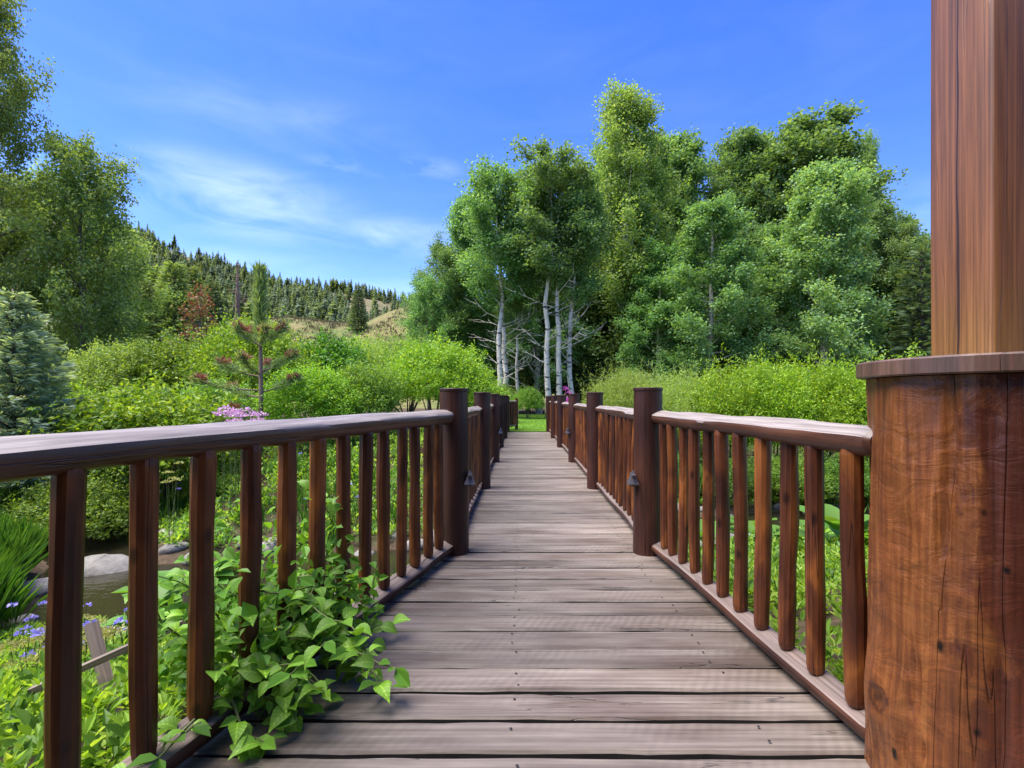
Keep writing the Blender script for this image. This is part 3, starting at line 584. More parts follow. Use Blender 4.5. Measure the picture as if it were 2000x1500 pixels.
def make_tree(seed, H, r0, crown_lo, env, nlimb, limb_el=(25, 55), twigs=11, per=42, leaf=.12, twig_len=.9, spread=.14, R0=2.5, trunks=((0, 0, 0),), dead=0, lean=0.03, aspect=.75, droop=.35):
    g = np.random.default_rng(seed); wood = MB(); crown = MB(); Bs, Ds, Ls = [], [], []
    for (tx, ty, tl) in trunks:
        zt = np.linspace(0, 1, 12); wa = g.uniform(0, 6.28); H_ = H * g.uniform(.92, 1.0) if len(trunks) > 1 else H
        off = np.cumsum(g.normal(size=(12, 2)) * H * .006, 0); px = tx + off[:, 0] + tl * zt * H + lean * H * zt ** 2 * math.cos(wa); py = ty + off[:, 1] + lean * H * zt ** 2 * math.sin(wa)
        pts = np.stack([px, py, zt * H_ - .25 * (zt == 0)], -1); rad = r0 * (1 - zt) ** .85 + .015; rad[0] *= 1.25
        wood.tube(pts, rad, 9)
        nl = nlimb // len(trunks)
        for i in range(nl + dead):
            isdead = i >= nl
            t = crown_lo + (1 - crown_lo) * ((i + g.uniform(0, 1)) / nl) * .985 if not isdead else g.uniform(crown_lo * .35, crown_lo * 1.05)
            az = i * 2.4 + g.uniform(-.5, .5) + seed; el = R(g.uniform(*limb_el)) * (1 if not isdead else .5) + .35 * max(0, t - .6)
            b = np.array([np.interp(t, zt, pts[:, c]) for c in range(3)]); ln = R0 * env((t - crown_lo) / (1 - crown_lo)) * g.uniform(.72, 1.12) if not isdead else g.uniform(.8, 1.9)
            d = np.array([math.cos(az) * math.cos(el), math.sin(az) * math.cos(el), math.sin(el)]); s = np.linspace(0, 1, 5)[:, None]
            lp = b + d * ln * s + np.array([0, 0, 1]) * ln * .12 * s ** 2 + np.cumsum(g.normal(size=(5, 3)) * ln * .025, 0) * (s > 0)
            rr = min(.33 * np.interp(t, zt, rad), .05 + .02 * ln); wood.tube(lp, np.linspace(rr, .012, 5) if not isdead else np.linspace(.03, .006, 5), 5, False)
            if isdead:
                for q in range(3):
                    s0 = lp[2 + q % 3]; dd = nrm(d + rdir(g, 1)[0] * .8); wood.tube([s0, s0 + dd * .3, s0 + dd * .6 + [0, 0, .05]], [.014, .009, .004], 4, False)
                continue
            m = max(3, int(twigs * (.45 + .55 * ln / R0))); u = g.uniform(.25, 1.0, m) ** .8
            tb = np.stack([np.interp(u, s[:, 0], lp[:, c]) for c in range(3)], -1)
            td = nrm(d * .7 + rdir(g, m) * .85 + np.array([0, 0, .22])); Bs.append(tb); Ds.append(td); Ls.append(twig_len * g.uniform(.5, 1.15, m) * (.6 + .4 * ln / R0))
    B, D, Ln = np.vstack(Bs), np.vstack(Ds), np.concatenate(Ls)
    twig_leaves(crown, g, B, D, Ln, per, leaf, aspect, spread, droop)
    return wood, crown
def make_shrub(seed, rx, ry, H, n_twigs, per, leaf, aspect=.55, spread=.07, twig_len=.5, shell=.45, up_dir=.5, droop=.25, stems=9, flat=0.0, detail=False, lobes=7):
    """many stems from one base; twigs fill a lumpy dome, thicker toward the outside"""
    g = np.random.default_rng(seed); wood = MB(); crown = MB()
    th = g.uniform(0, 2 * math.pi, n_twigs); ph = np.arcsin(g.uniform(-.10, 1, n_twigs)); d = np.stack([np.cos(th) * np.cos(ph), np.sin(th) * np.cos(ph), np.sin(ph)], -1)
    lump = np.ones(n_twigs); c = nrm(g.normal(size=(lobes, 3)) + [0, 0, .5])
    for l in c: lump += .38 * np.exp((d @ l - 1) * 10) * g.uniform(.1, 1.1)
    lump = lump / 1.15 * (1 + .16 * (g.uniform(size=n_twigs) - .5)); r = (shell + (1 - shell) * g.uniform(0, 1, n_twigs) ** .6) * lump
    P = d * r[:, None] * np.array([rx, ry, H * .55]) + np.array([0, 0, H * .42])
    if flat: P[:, 2] = np.floor(P[:, 2] / flat + g.uniform(-.2, .2, n_twigs)) * flat + flat * .5
    P[:, 2] = np.maximum(P[:, 2], .08 * H)
    D = nrm(d * .8 + rdir(g, n_twigs) * .5 + np.array([0, 0, up_dir]))
    if flat: D = nrm(D * np.array([1, 1, .25]))
    twig_leaves(crown, g, P, D, twig_len * g.uniform(.6, 1.3, n_twigs) * np.where(g.uniform(size=n_twigs) < .10, 1.9, 1.0), per, leaf, aspect, spread, droop, detail)
    for i in range(stems):
        a = g.uniform(0, 6.28); k = g.uniform(.2, .75); tip = np.array([math.cos(a) * rx * k, math.sin(a) * ry * k, H * g.uniform(.55, .85)]); b = np.array([math.cos(a), math.sin(a), 0]) * .10 * rx
        mid = b * .6 + tip * .4 + [0, 0, H * .08]; wood.tube([b + [0, 0, -.15], b * 1.1 + [0, 0, .15 * H], mid, tip], [.03, .026, .018, .006], 5, False)
    return wood, crown
def build(name, mats, wood_crown, wn='trunk', cn='crown'):
    zz = np.concatenate([a_[:, 2] for a_ in wood_crown[1].v]); top = float(np.percentile(zz, 99.7))
    return (wood_crown[0].mesh(name + '_' + wn, mats[0], True), wood_crown[1].mesh(name + '_' + cn, mats[1]), wn, cn, top)
def plant(name, kit, label, cat, loc, rz=0, s=1.0, group=None, crown_mat=None):
    t = thing(name, label, cat, loc, rz, group, s)
    put(kit[2], kit[0], t); c = put(kit[3], kit[1], t)
    if crown_mat:
        c.material_slots[0].link = 'OBJECT'; c.material_slots[0].material = crown_mat
    return t
def on(x, y, f=gz): return (x, y, float(f(x, y)) - .02)
e_oval = lambda t: .35 + .9 * math.sin(math.pi * min(1, (t * .86 + .12))) ** .8 * .75
e_cone = lambda t: 1.05 * (1 - t) ** .75 + .12
e_top = lambda t: .55 + .5 * math.sin(math.pi * min(1, t * .8 + .2))
K = {}
K['aspen1'] = build('aspen_tree', (M['aspenbark'], M['aspen']), make_tree(21, 13.6, .125, .50, e_oval, 40, R0=2.3, spread=0.155, twigs=13, per=84, leaf=0.129, trunks=((0, 0, .0), (.42, .1, .012)), dead=9))
K['aspen2'] = build('aspen_tree', (M['aspenbark'], M['aspen']), make_tree(22, 13.4, .13, .46, e_oval, 40, R0=2.5, spread=0.155, twigs=13, per=84, leaf=0.129, trunks=((0, 0, -.018), (.30, .2, .006)), dead=8))
K['aspen3'] = build('aspen_tree', (M['aspenbark'], M['aspen']), make_tree(23, 12.5, .12, .48, e_oval, 30, R0=1.7, spread=0.155, twigs=11, per=75, leaf=0.117, dead=14))
K['tall'] = build('cottonwood_tree', (M['aspenbark'], M['cottonwood']), make_tree(24, 22.5, .30, .20, lambda t: .18 + .95 * math.sin(math.pi * min(1, t * .62 + .34)) ** 1.1, 66, (42, 70), R0=4.2, twigs=15, per=78, leaf=0.156, twig_len=1.3, spread=0.222))
K['full1'] = build('aspen_tree', (M['aspenbark'], M['aspen']), make_tree(25, 18, .24, .13, e_oval, 68, (32, 66), R0=3.4, twigs=14, per=78, leaf=0.187, twig_len=1.15, spread=0.200))
K['full2'] = build('aspen_tree', (M['aspenbark'], M['aspenlight']), make_tree(26, 16, .22, .10, lambda t: e_cone(t) * .55 + e_oval(t) * .5, 68, (16, 56), R0=3.5, twigs=14, per=78, leaf=0.164, twig_len=1.1, spread=0.189))
K['cone'] = build('aspen_tree', (M['aspenbark'], M['aspenlight']), make_tree(27, 13.5, .19, .14, lambda t: e_cone(t) * .8 + .2, 60, (0, 40), R0=3.0, twigs=13, per=78, leaf=0.148, twig_len=1.0, spread=0.167))
K['cotton'] = build('cottonwood_tree', (M['brownbark'], M['cottonwood']), make_tree(28, 16.5, .22, .12, e_oval, 66, (22, 60), R0=3.3, twigs=13, per=78, leaf=0.129, twig_len=1.15, spread=0.189))
K['cotton2'] = build('cottonwood_tree', (M['brownbark'], M['cottonwood']), make_tree(29, 10.8, .15, .10, e_oval, 52, (20, 55), R0=2.5, twigs=13, per=75, leaf=0.117, twig_len=1.0, spread=0.155))
K['under'] = build('understorey_tree', (M['brownbark'], M['darkleaf']), make_tree(30, 7.0, .10, .06, e_oval, 44, (5, 50), R0=2.6, twigs=12, per=66, leaf=0.172, twig_len=1.0, spread=0.200))
# the grove behind the bridge, right of centre
def grove(kit, name, label, px, Y, top_py, kitH, rz=0, mat=None, wide=1.0):
    x = X(px, Y); base = float(gz(x, Y)); s = (Z(top_py, Y) - base) / K[kit][4]; wide *= 1.22
    t = plant(name, K[kit], label, 'tree', (x, Y, base - .05), rz, (s * wide, s * wide, s), 'trees of the grove behind the bridge', mat); return t
grove('aspen2', 'aspen_tree', 'white trunked aspen with forked stem, leftmost of the bare stemmed aspens', 975, 27, 318, 13.4, .3)
grove('aspen1', 'aspen_tree', 'twin stemmed white aspen rising straight behind the right bridge railing', 1078, 26, 292, 13.6, 0)
grove('aspen3', 'aspen_tree', 'slim single stemmed white aspen just right of the twin stemmed aspen', 1122, 27, 355, 12.5, 1.0)
grove('aspen3', 'aspen_tree', 'thin aspen sapling with sparse crown between the two forked aspens', 1008, 29, 510, 12.5, 2.2)
grove('tall', 'cottonwood_tree', 'tallest cottonwood with pale forked limbs towering over the grove', 1240, 36, 175, 22.5, .5)
grove('cotton', 'cottonwood_tree', 'dark edged tree at the left end of the grove', 878, 33, 470, 16.5, 1.4, M['aspen'])
grove('cotton2', 'cottonwood_tree', 'small leafy tree lowest on the left flank of the grove', 838, 31, 535, 10.8, .6, M['aspen'], .8)
grove('full1', 'aspen_tree', 'broad aspen filling the gap left of the tallest cottonwood', 1160, 40, 330, 18, .2, None, .95)
grove('full1', 'aspen_tree', 'full crowned aspen just right of the tallest cottonwood', 1345, 41, 275, 18, 2.0, None, .9)
grove('full2', 'aspen_tree', 'rounded aspen second right of the tallest cottonwood', 1425, 43, 272, 16, 3.0, M['aspen'], .8)
grove('full1', 'aspen_tree', 'big dome topped aspen highest of the grove\'s right half', 1545, 42, 250, 18, 4.1, None, 1.15)
grove('cone', 'aspen_tree', 'conical aspen with visible white lower trunk in front of the dark grove', 1385, 31, 395, 13.5, .9, M['aspen'], 1.0)
grove('full2', 'aspen_tree', 'pale green aspen with grey trunk at the grove\'s right front', 1625, 31, 325, 16, .7, None, .98)
grove('tall', 'cottonwood_tree', 'windblown cottonwood top leaning behind the pale aspen', 1690, 44, 265, 22.5, 2.6, None, .38)
grove('full1', 'aspen_tree', 'shorter aspen at the right edge of the grove', 1722, 39, 425, 18, 5.0, None, 1.0)
grove('cone', 'aspen_tree', 'young aspen with low boughs under the tallest cottonwood', 1285, 33, 470, 13.5, 3.6, M['aspen'], 1.0)
grove('cone', 'aspen_tree', 'young aspen with low boughs between the conical and pale aspens', 1500, 34, 440, 13.5, 2.1, M['aspen'], 1.0)
for i, (px, Y, tp, rz, lab) in enumerate(((1030, 40, 560, 0, 'shaded understorey tree behind the forked aspens'), (1110, 44, 520, 1, 'shaded understorey tree behind the slim aspen'), (1190, 38, 560, 2, 'shaded understorey tree left of the tallest cottonwood base'),
        (1250, 42, 540, 3, 'shaded understorey tree at the foot of the tallest cottonwood'), (1330, 37, 590, 4, 'shaded understorey tree left of the conical aspen'), (1440, 37, 585, 5, 'shaded understorey tree right of the conical aspen'),
        (1545, 38, 570, .5, 'shaded understorey tree left of the pale aspen'), (1660, 40, 560, 1.5, 'shaded understorey tree right of the pale aspen'), (1760, 36, 570, 2.5, 'shaded understorey tree beside the timber column'), (930, 36, 600, 3.5, 'shaded understorey tree behind the leftmost aspen'), (1400, 48, 500, 4.5, 'shaded understorey tree deep behind the conical aspen'), (1600, 48, 480, 5.5, 'shaded understorey tree deep behind the pale aspen'), (1210, 50, 470, 6.0, 'shaded understorey tree deep behind the tallest cottonwood'))):
    grove('under', 'understorey_tree', lab, px, Y, tp, 7.0, rz, None, 1.15 if Y < 45 else .8)
grove('full1', 'aspen_tree', 'leafy aspen filling the gap left of the leftmost white trunk', 925, 34, 385, 18, 1.1, None, .8)
grove('full2', 'aspen_tree', 'rounded aspen behind the twin stemmed white aspen', 1050, 36, 345, 16, 2.4, M['aspen'], .8)
grove('full1', 'aspen_tree', 'sloping crowned aspen between the pale aspen and the timber column', 1735, 34, 395, 18, .9, None, .85)
grove('full2', 'aspen_tree', 'low dark aspen half hidden by the timber column', 1800, 37, 470, 16, 1.9, M['aspen'], 1.0)
grove('full1', 'aspen_tree', 'broad aspen between the dome topped and pale aspens', 1610, 46, 300, 18, 3.3, None, .9)
grove('full1', 'aspen_tree', 'tall aspen closing the gap between the rounded and dome topped aspens', 1482, 44, 278, 18, 2.7, None, .85)
grove('full1', 'aspen_tree', 'tall aspen tucked directly behind the right side of the tallest cottonwood', 1298, 46, 262, 18, .3, None, .8)
grove('full2', 'aspen_tree', 'aspen tucked between the slim white aspen and the tallest cottonwood', 1188, 46, 285, 16, 4.4, M['aspen'], .75)
grove('full1', 'aspen_tree', 'tall aspen right behind the pale aspen\'s right shoulder', 1682, 40, 335, 18, 1.6, None, .8)
grove('full2', 'aspen_tree', 'sunlit aspen between the sloping aspen and the timber column', 1778, 33, 440, 16, 5.6, None, .7)
# cottonwoods at the left edge
def lefttree(kit, label, px, Y, top_py, kitH, rz, wide=1.0, mat=None):
    x = X(px, Y); base = float(gz(x, Y)); s = (Z(top_py, Y) - base) / K[kit][4]
    plant('cottonwood_tree', K[kit], label, 'tree', (x, Y, base - .05), rz, (s * wide, s * wide, s), 'cottonwoods at the left edge', mat)
lefttree('cotton', 'tall cottonwood cut off by the top left corner of the view', -30, 16.5, -60, 16.5, .4, .72)
lefttree('cotton2', 'shorter cottonwood with pointed top right of the tall corner cottonwood', 165, 18, 262, 10.8, 1.2, .85)
lefttree('cotton2', 'low spreading cottonwood in front of the hillside, beside the pointed one', 205, 21, 420, 10.8, 3.2, 1.1)
lefttree('cotton2', 'small cottonwood behind the blue spruce', 60, 20, 330, 10.8, 5.0, 1.0)

# shrubs
def shr(key, mats, *a, **kw): K[key] = build(key, mats, make_shrub(*a, **kw), 'stem', 'foliage')
shr('dogwood', (M['brownbark'], M['lime']), 41, 1.75, 1.6, 2.9, 950, 24, .115, .5, .06, .45, .45, .2, .35, 9, .23)
shr('leafy1', (M['brownbark'], M['green']), 42, 1.6, 1.5, 3.2, 1100, 24, .095, .55, .07, .45, .5, .5)
shr('leafy2', (M['brownbark'], M['lime']), 43, 2.0, 1.8, 3.4, 1200, 24, .095, .55, .07, .5, .55, .5)
shr('willowy', (M['brownbark'], M['willow']), 44, 1.7, 1.5, 2.6, 1200, 26, .11, .2, .05, .7, .45, 1.3, -.1, 12)
shr('hedgey', (M['brownbark'], M['hedge']), 45, 1.35, 1.2, 2.8, 1150, 26, .085, .4, .05, .5, .5, 1.2, .0, 12)
shr('mapley', (M['brownbark'], M['maple']), 46, 1.5, 1.4, 3.4, 850, 24, .13, .75, .08, .45, .5, .4)
shr('spirea', (M['brownbark'], M['green']), 47, .95, .85, 1.35, 800, 24, .062, .38, .04, .28, .45, .8, .1)
def shrub(key, name, label, px, Y, top_py, kitH, rz=0, wide=1.0, mat=None, group=None, f=gz):
    x = X(px, Y); base = float(f(x, Y)); s = (Z(top_py, Y) - base) / K[key][4] * .97
    return plant(name, K[key], label, 'shrub', (x, Y, base - .05), rz, (s * wide, s * wide, s), group, mat)
shrub('dogwood', 'dogwood_shrub', 'bright layered shrub behind the left railing, between spruce and pink flowers', 300, 10.5, 735, 2.75, 0, 1.05)
shrub('dogwood', 'dogwood_shrub', 'layered lime shrub beside the blue spruce', 175, 11.5, 750, 2.75, 2.0, .9)
shrub('leafy2', 'leafy_shrub', 'pale green shrub on the left between the cottonwoods and the layered shrub', 225, 15, 660, 3.3, 1, .9, M['willow'])
shrub('leafy1', 'leafy_shrub', 'light green shrub under the red leaved sapling', 345, 16, 655, 3.1, 2, 1.1)
shrub('leafy2', 'leafy_shrub', 'tall yellow green shrub directly behind the young pine', 490, 16, 610, 3.3, 3, .85)
shrub('leafy1', 'leafy_shrub', 'bright green shrub right of the young pine behind the left railing', 610, 12.5, 705, 3.1, .5, 1.15, M['lime'])
shrub('leafy1', 'leafy_shrub', 'green shrub just left of the round shrub, behind the railing', 705, 13.5, 700, 3.1, 4.5, 1.0)
shrub('mapley', 'maple_shrub', 'darker green maple shrub in front of the dry meadow', 655, 18.5, 648, 3.3, 0, 1.0)
shrub('leafy2', 'leafy_shrub', 'small light shrub left of the dark maple shrub', 570, 18.5, 660, 3.3, 1.5, .9)
shrub('willowy', 'willow_shrub', 'feathery pale shrub between maple shrub and round shrub', 745, 20, 655, 2.5, .3, 1.0)
shrub('willowy', 'willow_shrub', 'feathery light shrub just above and left of the round shrub', 795, 21, 640, 2.5, 1.3, 1.0, M['green'])
shrub('leafy1', 'leafy_shrub', 'light green bush at the foot of the dry knoll right of the maple shrub', 700, 22, 652, 3.1, 3.3, .9, M['willow'])
shrub('leafy2', 'round_shrub', 'large round bright green shrub left of the bridge\'s far end', 850, 16, 655, 3.3, 2.2, 1.1)
shrub('leafy1', 'leafy_shrub', 'green shrub low between the round shrub and the aspens', 940, 21, 735, 3.1, 2.9, 1.2)
shrub('leafy1', 'leafy_shrub', 'low green shrub behind pink flowers under the young pine', 420, 13, 735, 3.1, 5.2, 1.1)
shrub('leafy1', 'lawn_shrub', 'dark based green shrub at the back of the lawn beyond the bridge', 1032, 25, 752, 3.1, .2, .95)
shrub('leafy1', 'lawn_shrub', 'green shrub at the left back corner of the lawn', 985, 26, 748, 3.1, 1.2, .8)
shrub('willowy', 'willow_shrub', 'feathery pale willow shrub right of the bridge\'s far end', 1225, 14.5, 702, 2.5, 0, .95)
shrub('willowy', 'willow_shrub', 'feathery willow shrub beside the lime hedge', 1335, 13.5, 705, 2.5, 2.1, .95)
for i, (px, tp, lab) in enumerate(((1425, 690, 'leftmost bush of the lime green hedge'), (1510, 692, 'second bush from the left of the lime hedge'), (1595, 688, 'third bush from the left of the lime hedge'), (1680, 690, 'fourth bush from the left of the lime hedge'), (1765, 684, 'fifth bush of the lime hedge beside the log pedestal'), (1850, 690, 'hedge bush hidden mostly behind the timber column'))):
    shrub('hedgey', 'hedge_shrub', lab, px, 12.6 - .1 * i, tp, 2.75, i * 1.1, 1.0, None, 'bushes of the lime hedge')
shrub('spirea', 'spirea_shrub', 'rounded fine leaved bush on the stream bank at far left', 150, 8.6, 905, 1.3, 0, 1.25)
shrub('spirea', 'spirea_shrub', 'rounded fine leaved bush behind the second left baluster', 30, 8.8, 910, 1.3, 1, 1.2)
for i, (px, Y, tp, w, lab, m_) in enumerate(((420, 10.2, 890, 1.3, 'low green bush seen between left balusters under the pine', None), (560, 10.6, 880, 1.3, 'low green bush seen through the middle of the left railing', M['coverdark']), (690, 11.2, 872, 1.4, 'low green bush seen through the left railing near the first post', None), (790, 11.8, 865, 1.3, 'low green bush seen through the last left balusters', M['coverdark']),
        (1310, 11.4, 872, 1.3, 'low green bush seen through the right railing near the first post', M['coverdark']), (1430, 11.0, 880, 1.3, 'low dark bush seen through the middle right balusters', M['coverdark']), (1540, 11.0, 870, 1.3, 'low green bush seen through the right railing below the hedge', None), (1640, 10.8, 880, 1.3, 'low green bush seen through the last right balusters', M['coverdark']), (1760, 10.6, 880, 1.3, 'low bush behind the log pedestal', None))):
    shrub('spirea', 'low_bush', lab, px, Y, tp, 1.3, i * .9, w, m_)

# conifers
def make_spruce(seed, H, R0, levels, per_whorl, needle, per_branch, droop=.15, tip=.06, width=.22, rise=.0):
    g = np.random.default_rng(seed); wood = MB(); crown = MB()
    wood.tube([(0, 0, -.2), (0, 0, H * .5), (0, 0, H)], [H * .016, H * .009, .012], 7)
    for i in range(levels):
        t = (i + .5) / levels; z = H * (.05 + .93 * t); rl = R0 * (1 - t) ** .85 * g.uniform(.85, 1.1) + tip * H * .3
        for k in range(per_whorl):
            az = k * 2 * math.pi / per_whorl + i * .9 + g.uniform(-.25, .25); ln = rl * g.uniform(.78, 1.1); d = np.array([math.cos(az), math.sin(az), 0]); s = np.linspace(0, 1, 4)[:, None]
            el = -droop + .75 * t + rise; lp = np.array([0, 0, z]) + d * ln * s + np.array([0, 0, 1]) * (el * ln * s + .16 * ln * s ** 2)
            wood.tube(lp, [.012 * H * .5, .01 * H * .35, .006, .003], 4, False)
            m = max(6, int(per_branch * ln / R0)); u = g.uniform(.12, 1.0, m); base = np.stack([np.interp(u, s[:, 0], lp[:, c]) for c in range(3)], -1)
            sd = np.cross(d, [0, 0, 1]) * g.choice([-1, 1], m)[:, None]; off = g.uniform(0, 1, m)[:, None] * width * ln * (1.15 - u)[:, None]
            P = base + nrm(sd + d * .6) * off + g.normal(size=(m, 3)) * .012 * H * .3 + np.array([0, 0, -.05]) * off
            ax = nrm(sd * .8 + d * .9 + rdir(g, m) * .45 + [0, 0, .12]); leaves(crown, P, ax, rdir(g, m) + [0, 0, .6], needle * g.uniform(.6, 1.3, m), .24)
    return wood, crown
K['bluespruce'] = build('blue_spruce', (M['brownbark'], M['bluespruce']), make_spruce(51, 4.3, 1.5, 22, 10, .15, 230, .10, .05, .42), 'trunk', 'needles')
x = X(25, 9.2); plant('blue_spruce', K['bluespruce'], 'silvery blue spruce at the left edge behind the railing', 'tree', on(x, 9.2), .4, (Z(562, 9.2) - float(gz(x, 9.2))) / 4.3)
K['fir'] = build('fir_tree', (M['brownbark'], M['fir']), make_spruce(52, 10, 2.1, 22, 8, .6, 40, .12, .04, .45), 'trunk', 'needles')
K['pine'] = build('pine_tree', (M['pinebark'], M['pinelight']), make_spruce(53, 13, 2.6, 17, 8, .8, 75, -.05, .12, .55), 'trunk', 'needles')
x = X(1800, 30); plant('spruce_tree', K['fir'], 'dark layered spruce beside the timber column', 'tree', on(x, 30), 1, ((Z(478, 30)) / 10) * 1.0, None)
for px, Y, tp, key, lab in ((275, 68, 545, 'pine', 'leftmost olive green pine before the hillside'), (305, 72, 520, 'pine', 'second olive green pine from the left before the hillside'), (340, 70, 512, 'pine', 'tallest olive green pine at the foot of the hillside'), (372, 76, 520, 'pine', 'olive green pine behind the red leaved sapling'),
                            (415, 70, 545, 'fir', 'dark fir right of the red leaved sapling'), (700, 84, 555, 'fir', 'lone dark fir standing on the dry meadow knoll'), (760, 90, 612, 'fir', 'small conifer on the slope right of the lone fir'), (785, 95, 600, 'fir', 'small conifer on the knoll beside the grove'), (240, 75, 540, 'pine', 'olive green pine half hidden by the left cottonwoods')):
    x = X(px, Y); b_ = float(kz(x, Y)); H_ = 13 if key == 'pine' else 10; s = (Z(tp, Y) - b_) / H_
    plant('pine_tree' if key == 'pine' else 'fir_tree', K[key], lab, 'tree', (x, Y, b_ - .1), px * .1, s, 'conifers at the foot of the hillside')
# dead snag
def snag():
    g = np.random.default_rng(9); w = MB(); w.tube([(0, 0, -.3), (.1, 0, 5), (0, .1, 10.5)], [.42, .3, .08], 8)
    for i in range(26):
        z = g.uniform(4, 10.2); a = g.uniform(0, 6.28); l = (11 - z) * .22 + .4; w.tube([(0, 0, z), (math.cos(a) * l * .6, math.sin(a) * l * .6, z - .05), (math.cos(a) * l, math.sin(a) * l, z + .12)], [.06, .04, .01], 4, False)
    return w.mesh('dead_snag', M['pinebark'])
x = X(463, 82); b_ = float(kz(x, 82)); tag(put('dead_snag', snag(), None, (x, 82, b_), None, (Z(512, 82) - b_) / 10.5), 'bare grey dead tree trunk standing before the forested hillside', 'tree')
# hillside forest
g = np.random.default_rng(77)
def low_conifer(seed, H, R0, lv, kk):
    g = np.random.default_rng(seed); mb = MB(); mb.tube([(0, 0, -.5), (0, 0, H * .9)], [.22, .05], 4, False)
    for i in range(lv):
        t = i / lv; z = H * (.10 + .9 * t); r = R0 * ((1 - t) ** .8 if seed != 61 else (1 - t ** 2.2) * min(1, .35 + t * 2.2)) + .12
        for k in range(kk):
            if g.uniform() < .14: continue
            a = k * 2 * math.pi / kk + i * 1.1 + g.uniform(-.3, .3); l = r * g.uniform(.35, 1.3); c, s = math.cos(a), math.sin(a); w = r * .42
            b = np.array([0, 0, z + H * .05]); tp = np.array([c * l, s * l, z - H * .035 * g.uniform(.3, 1.6)])
            mb.add([b, tp * [.6, .6, 1] + [-s * w, c * w, .02 * H], tp, tp * [.6, .6, 1] + [s * w, -c * w, .02 * H]], [(0, 1, 2, 3)])
    return mb
far_mb = [low_conifer(60 + i, 12, (2.6, 3.1, 2.3)[i], 13, 7) for i in range(3)]
far_me = [m.mesh('hill_conifer', M['fir']) for m in far_mb]
cand = []
for _ in range(5200):
    y = 165 + 285 * g.uniform() ** .7; px = g.uniform(150, 1050); x = (px - 1018) / 950 * y
    clear = vnoise(x * .018, y * .022, 44)
    if clear < .24 or (clear < .36 and g.uniform() < .6): continue
    cand.append((x, y))
# keep a clear brown shoulder on the upper left ridge
cand = [(x, y) for x, y in cand if not (310 < 1018 + 950 * x / y < 385 and 380 < y < 449)]
ridge = [((px - 1018) / 950 * 449, 449 + g.uniform(-3, 3)) for px in np.concatenate([g.uniform(255, 310, 7), g.uniform(335, 352, 4), g.uniform(385, 405, 4), g.uniform(405, 830, 62), [567]])]
for i, (x, y) in enumerate(ridge):
    tag(put('hill_conifer', far_me[i % 3], None, (x, y, float(hz(x, y)) - .6), (0, 0, g.uniform(0, 6)), (w_ := g.uniform(.55, 1.35), w_, w_ * g.uniform(.75, 1.15))), 'dark conifer standing on the skyline of the hillside', 'tree', 'conifers along the hillside ridge')
M['fir2'] = leafmat('olive_conifer_needles', [(.13, .18, .065), (.175, .23, .08), (.21, .26, .10)], .3, .7, .2)
M['fir3'] = leafmat('bluish_conifer_needles', [(.11, .155, .095), (.145, .20, .12), (.185, .24, .15)], .3, .7, .2)
keep = cand[:3700]; raw = [(np.vstack(m.v), np.vstack(m.q)) for m in far_mb]; mbs = [MB(), MB(), MB()]
for i, (x, y) in enumerate(keep):
    v, q = raw[i % 3]; a = g.uniform(0, 6.28); s = .38 + .85 * g.uniform() ** 1.6; wd = g.uniform(.85, 1.35); c_, s_ = math.cos(a), math.sin(a)
    mbs[g.integers(3)].add(np.stack([(v[:, 0] * c_ - v[:, 1] * s_) * s * wd + x, (v[:, 0] * s_ + v[:, 1] * c_) * s * wd + y, v[:, 2] * s + float(hz(x, y)) - .6], -1), q)
for mb, mm, lab in zip(mbs, ('fir', 'fir2', 'fir3'), ('dark green conifers of the forest covering the hillside', 'olive green conifers mixed through the hillside forest', 'bluish green conifers mixed through the hillside forest')):
    tag(put('hillside_forest', mb.mesh('hillside_forest', M[mm])), lab, 'forest', kind='stuff')
# brush on the dry knoll
mb = MB(); n = 5200; y = g.uniform(60, 104, n); px = g.uniform(380, 980, n); x = (px - 1018) / 950 * y; ok = vnoise(x * .2, y * .2, 71) > .5; x, y = x[ok], y[ok]; n = len(x)
P = np.stack([x, y, kz(x, y) - .03], -1); P = np.repeat(P, 5, 0) + g.normal(size=(n * 5, 3)) * [.25, .25, .02]
leaves(mb, P, rdir(g, n * 5) * .5 + [0, 0, 1], rdir(g, n * 5), g.uniform(.25, .6, n * 5), .35)
M['brush'] = leafmat('dry_brush', [(.16, .14, .06), (.22, .18, .09), (.11, .12, .05), (.22, .15, .11)], .1, .8, .1, tcol=(1, 1, .8))
tag(put('dry_brush', mb.mesh('dry_brush', M['brush'])), 'dry tan grass and low brush over the meadow knoll', 'brush', kind='stuff')

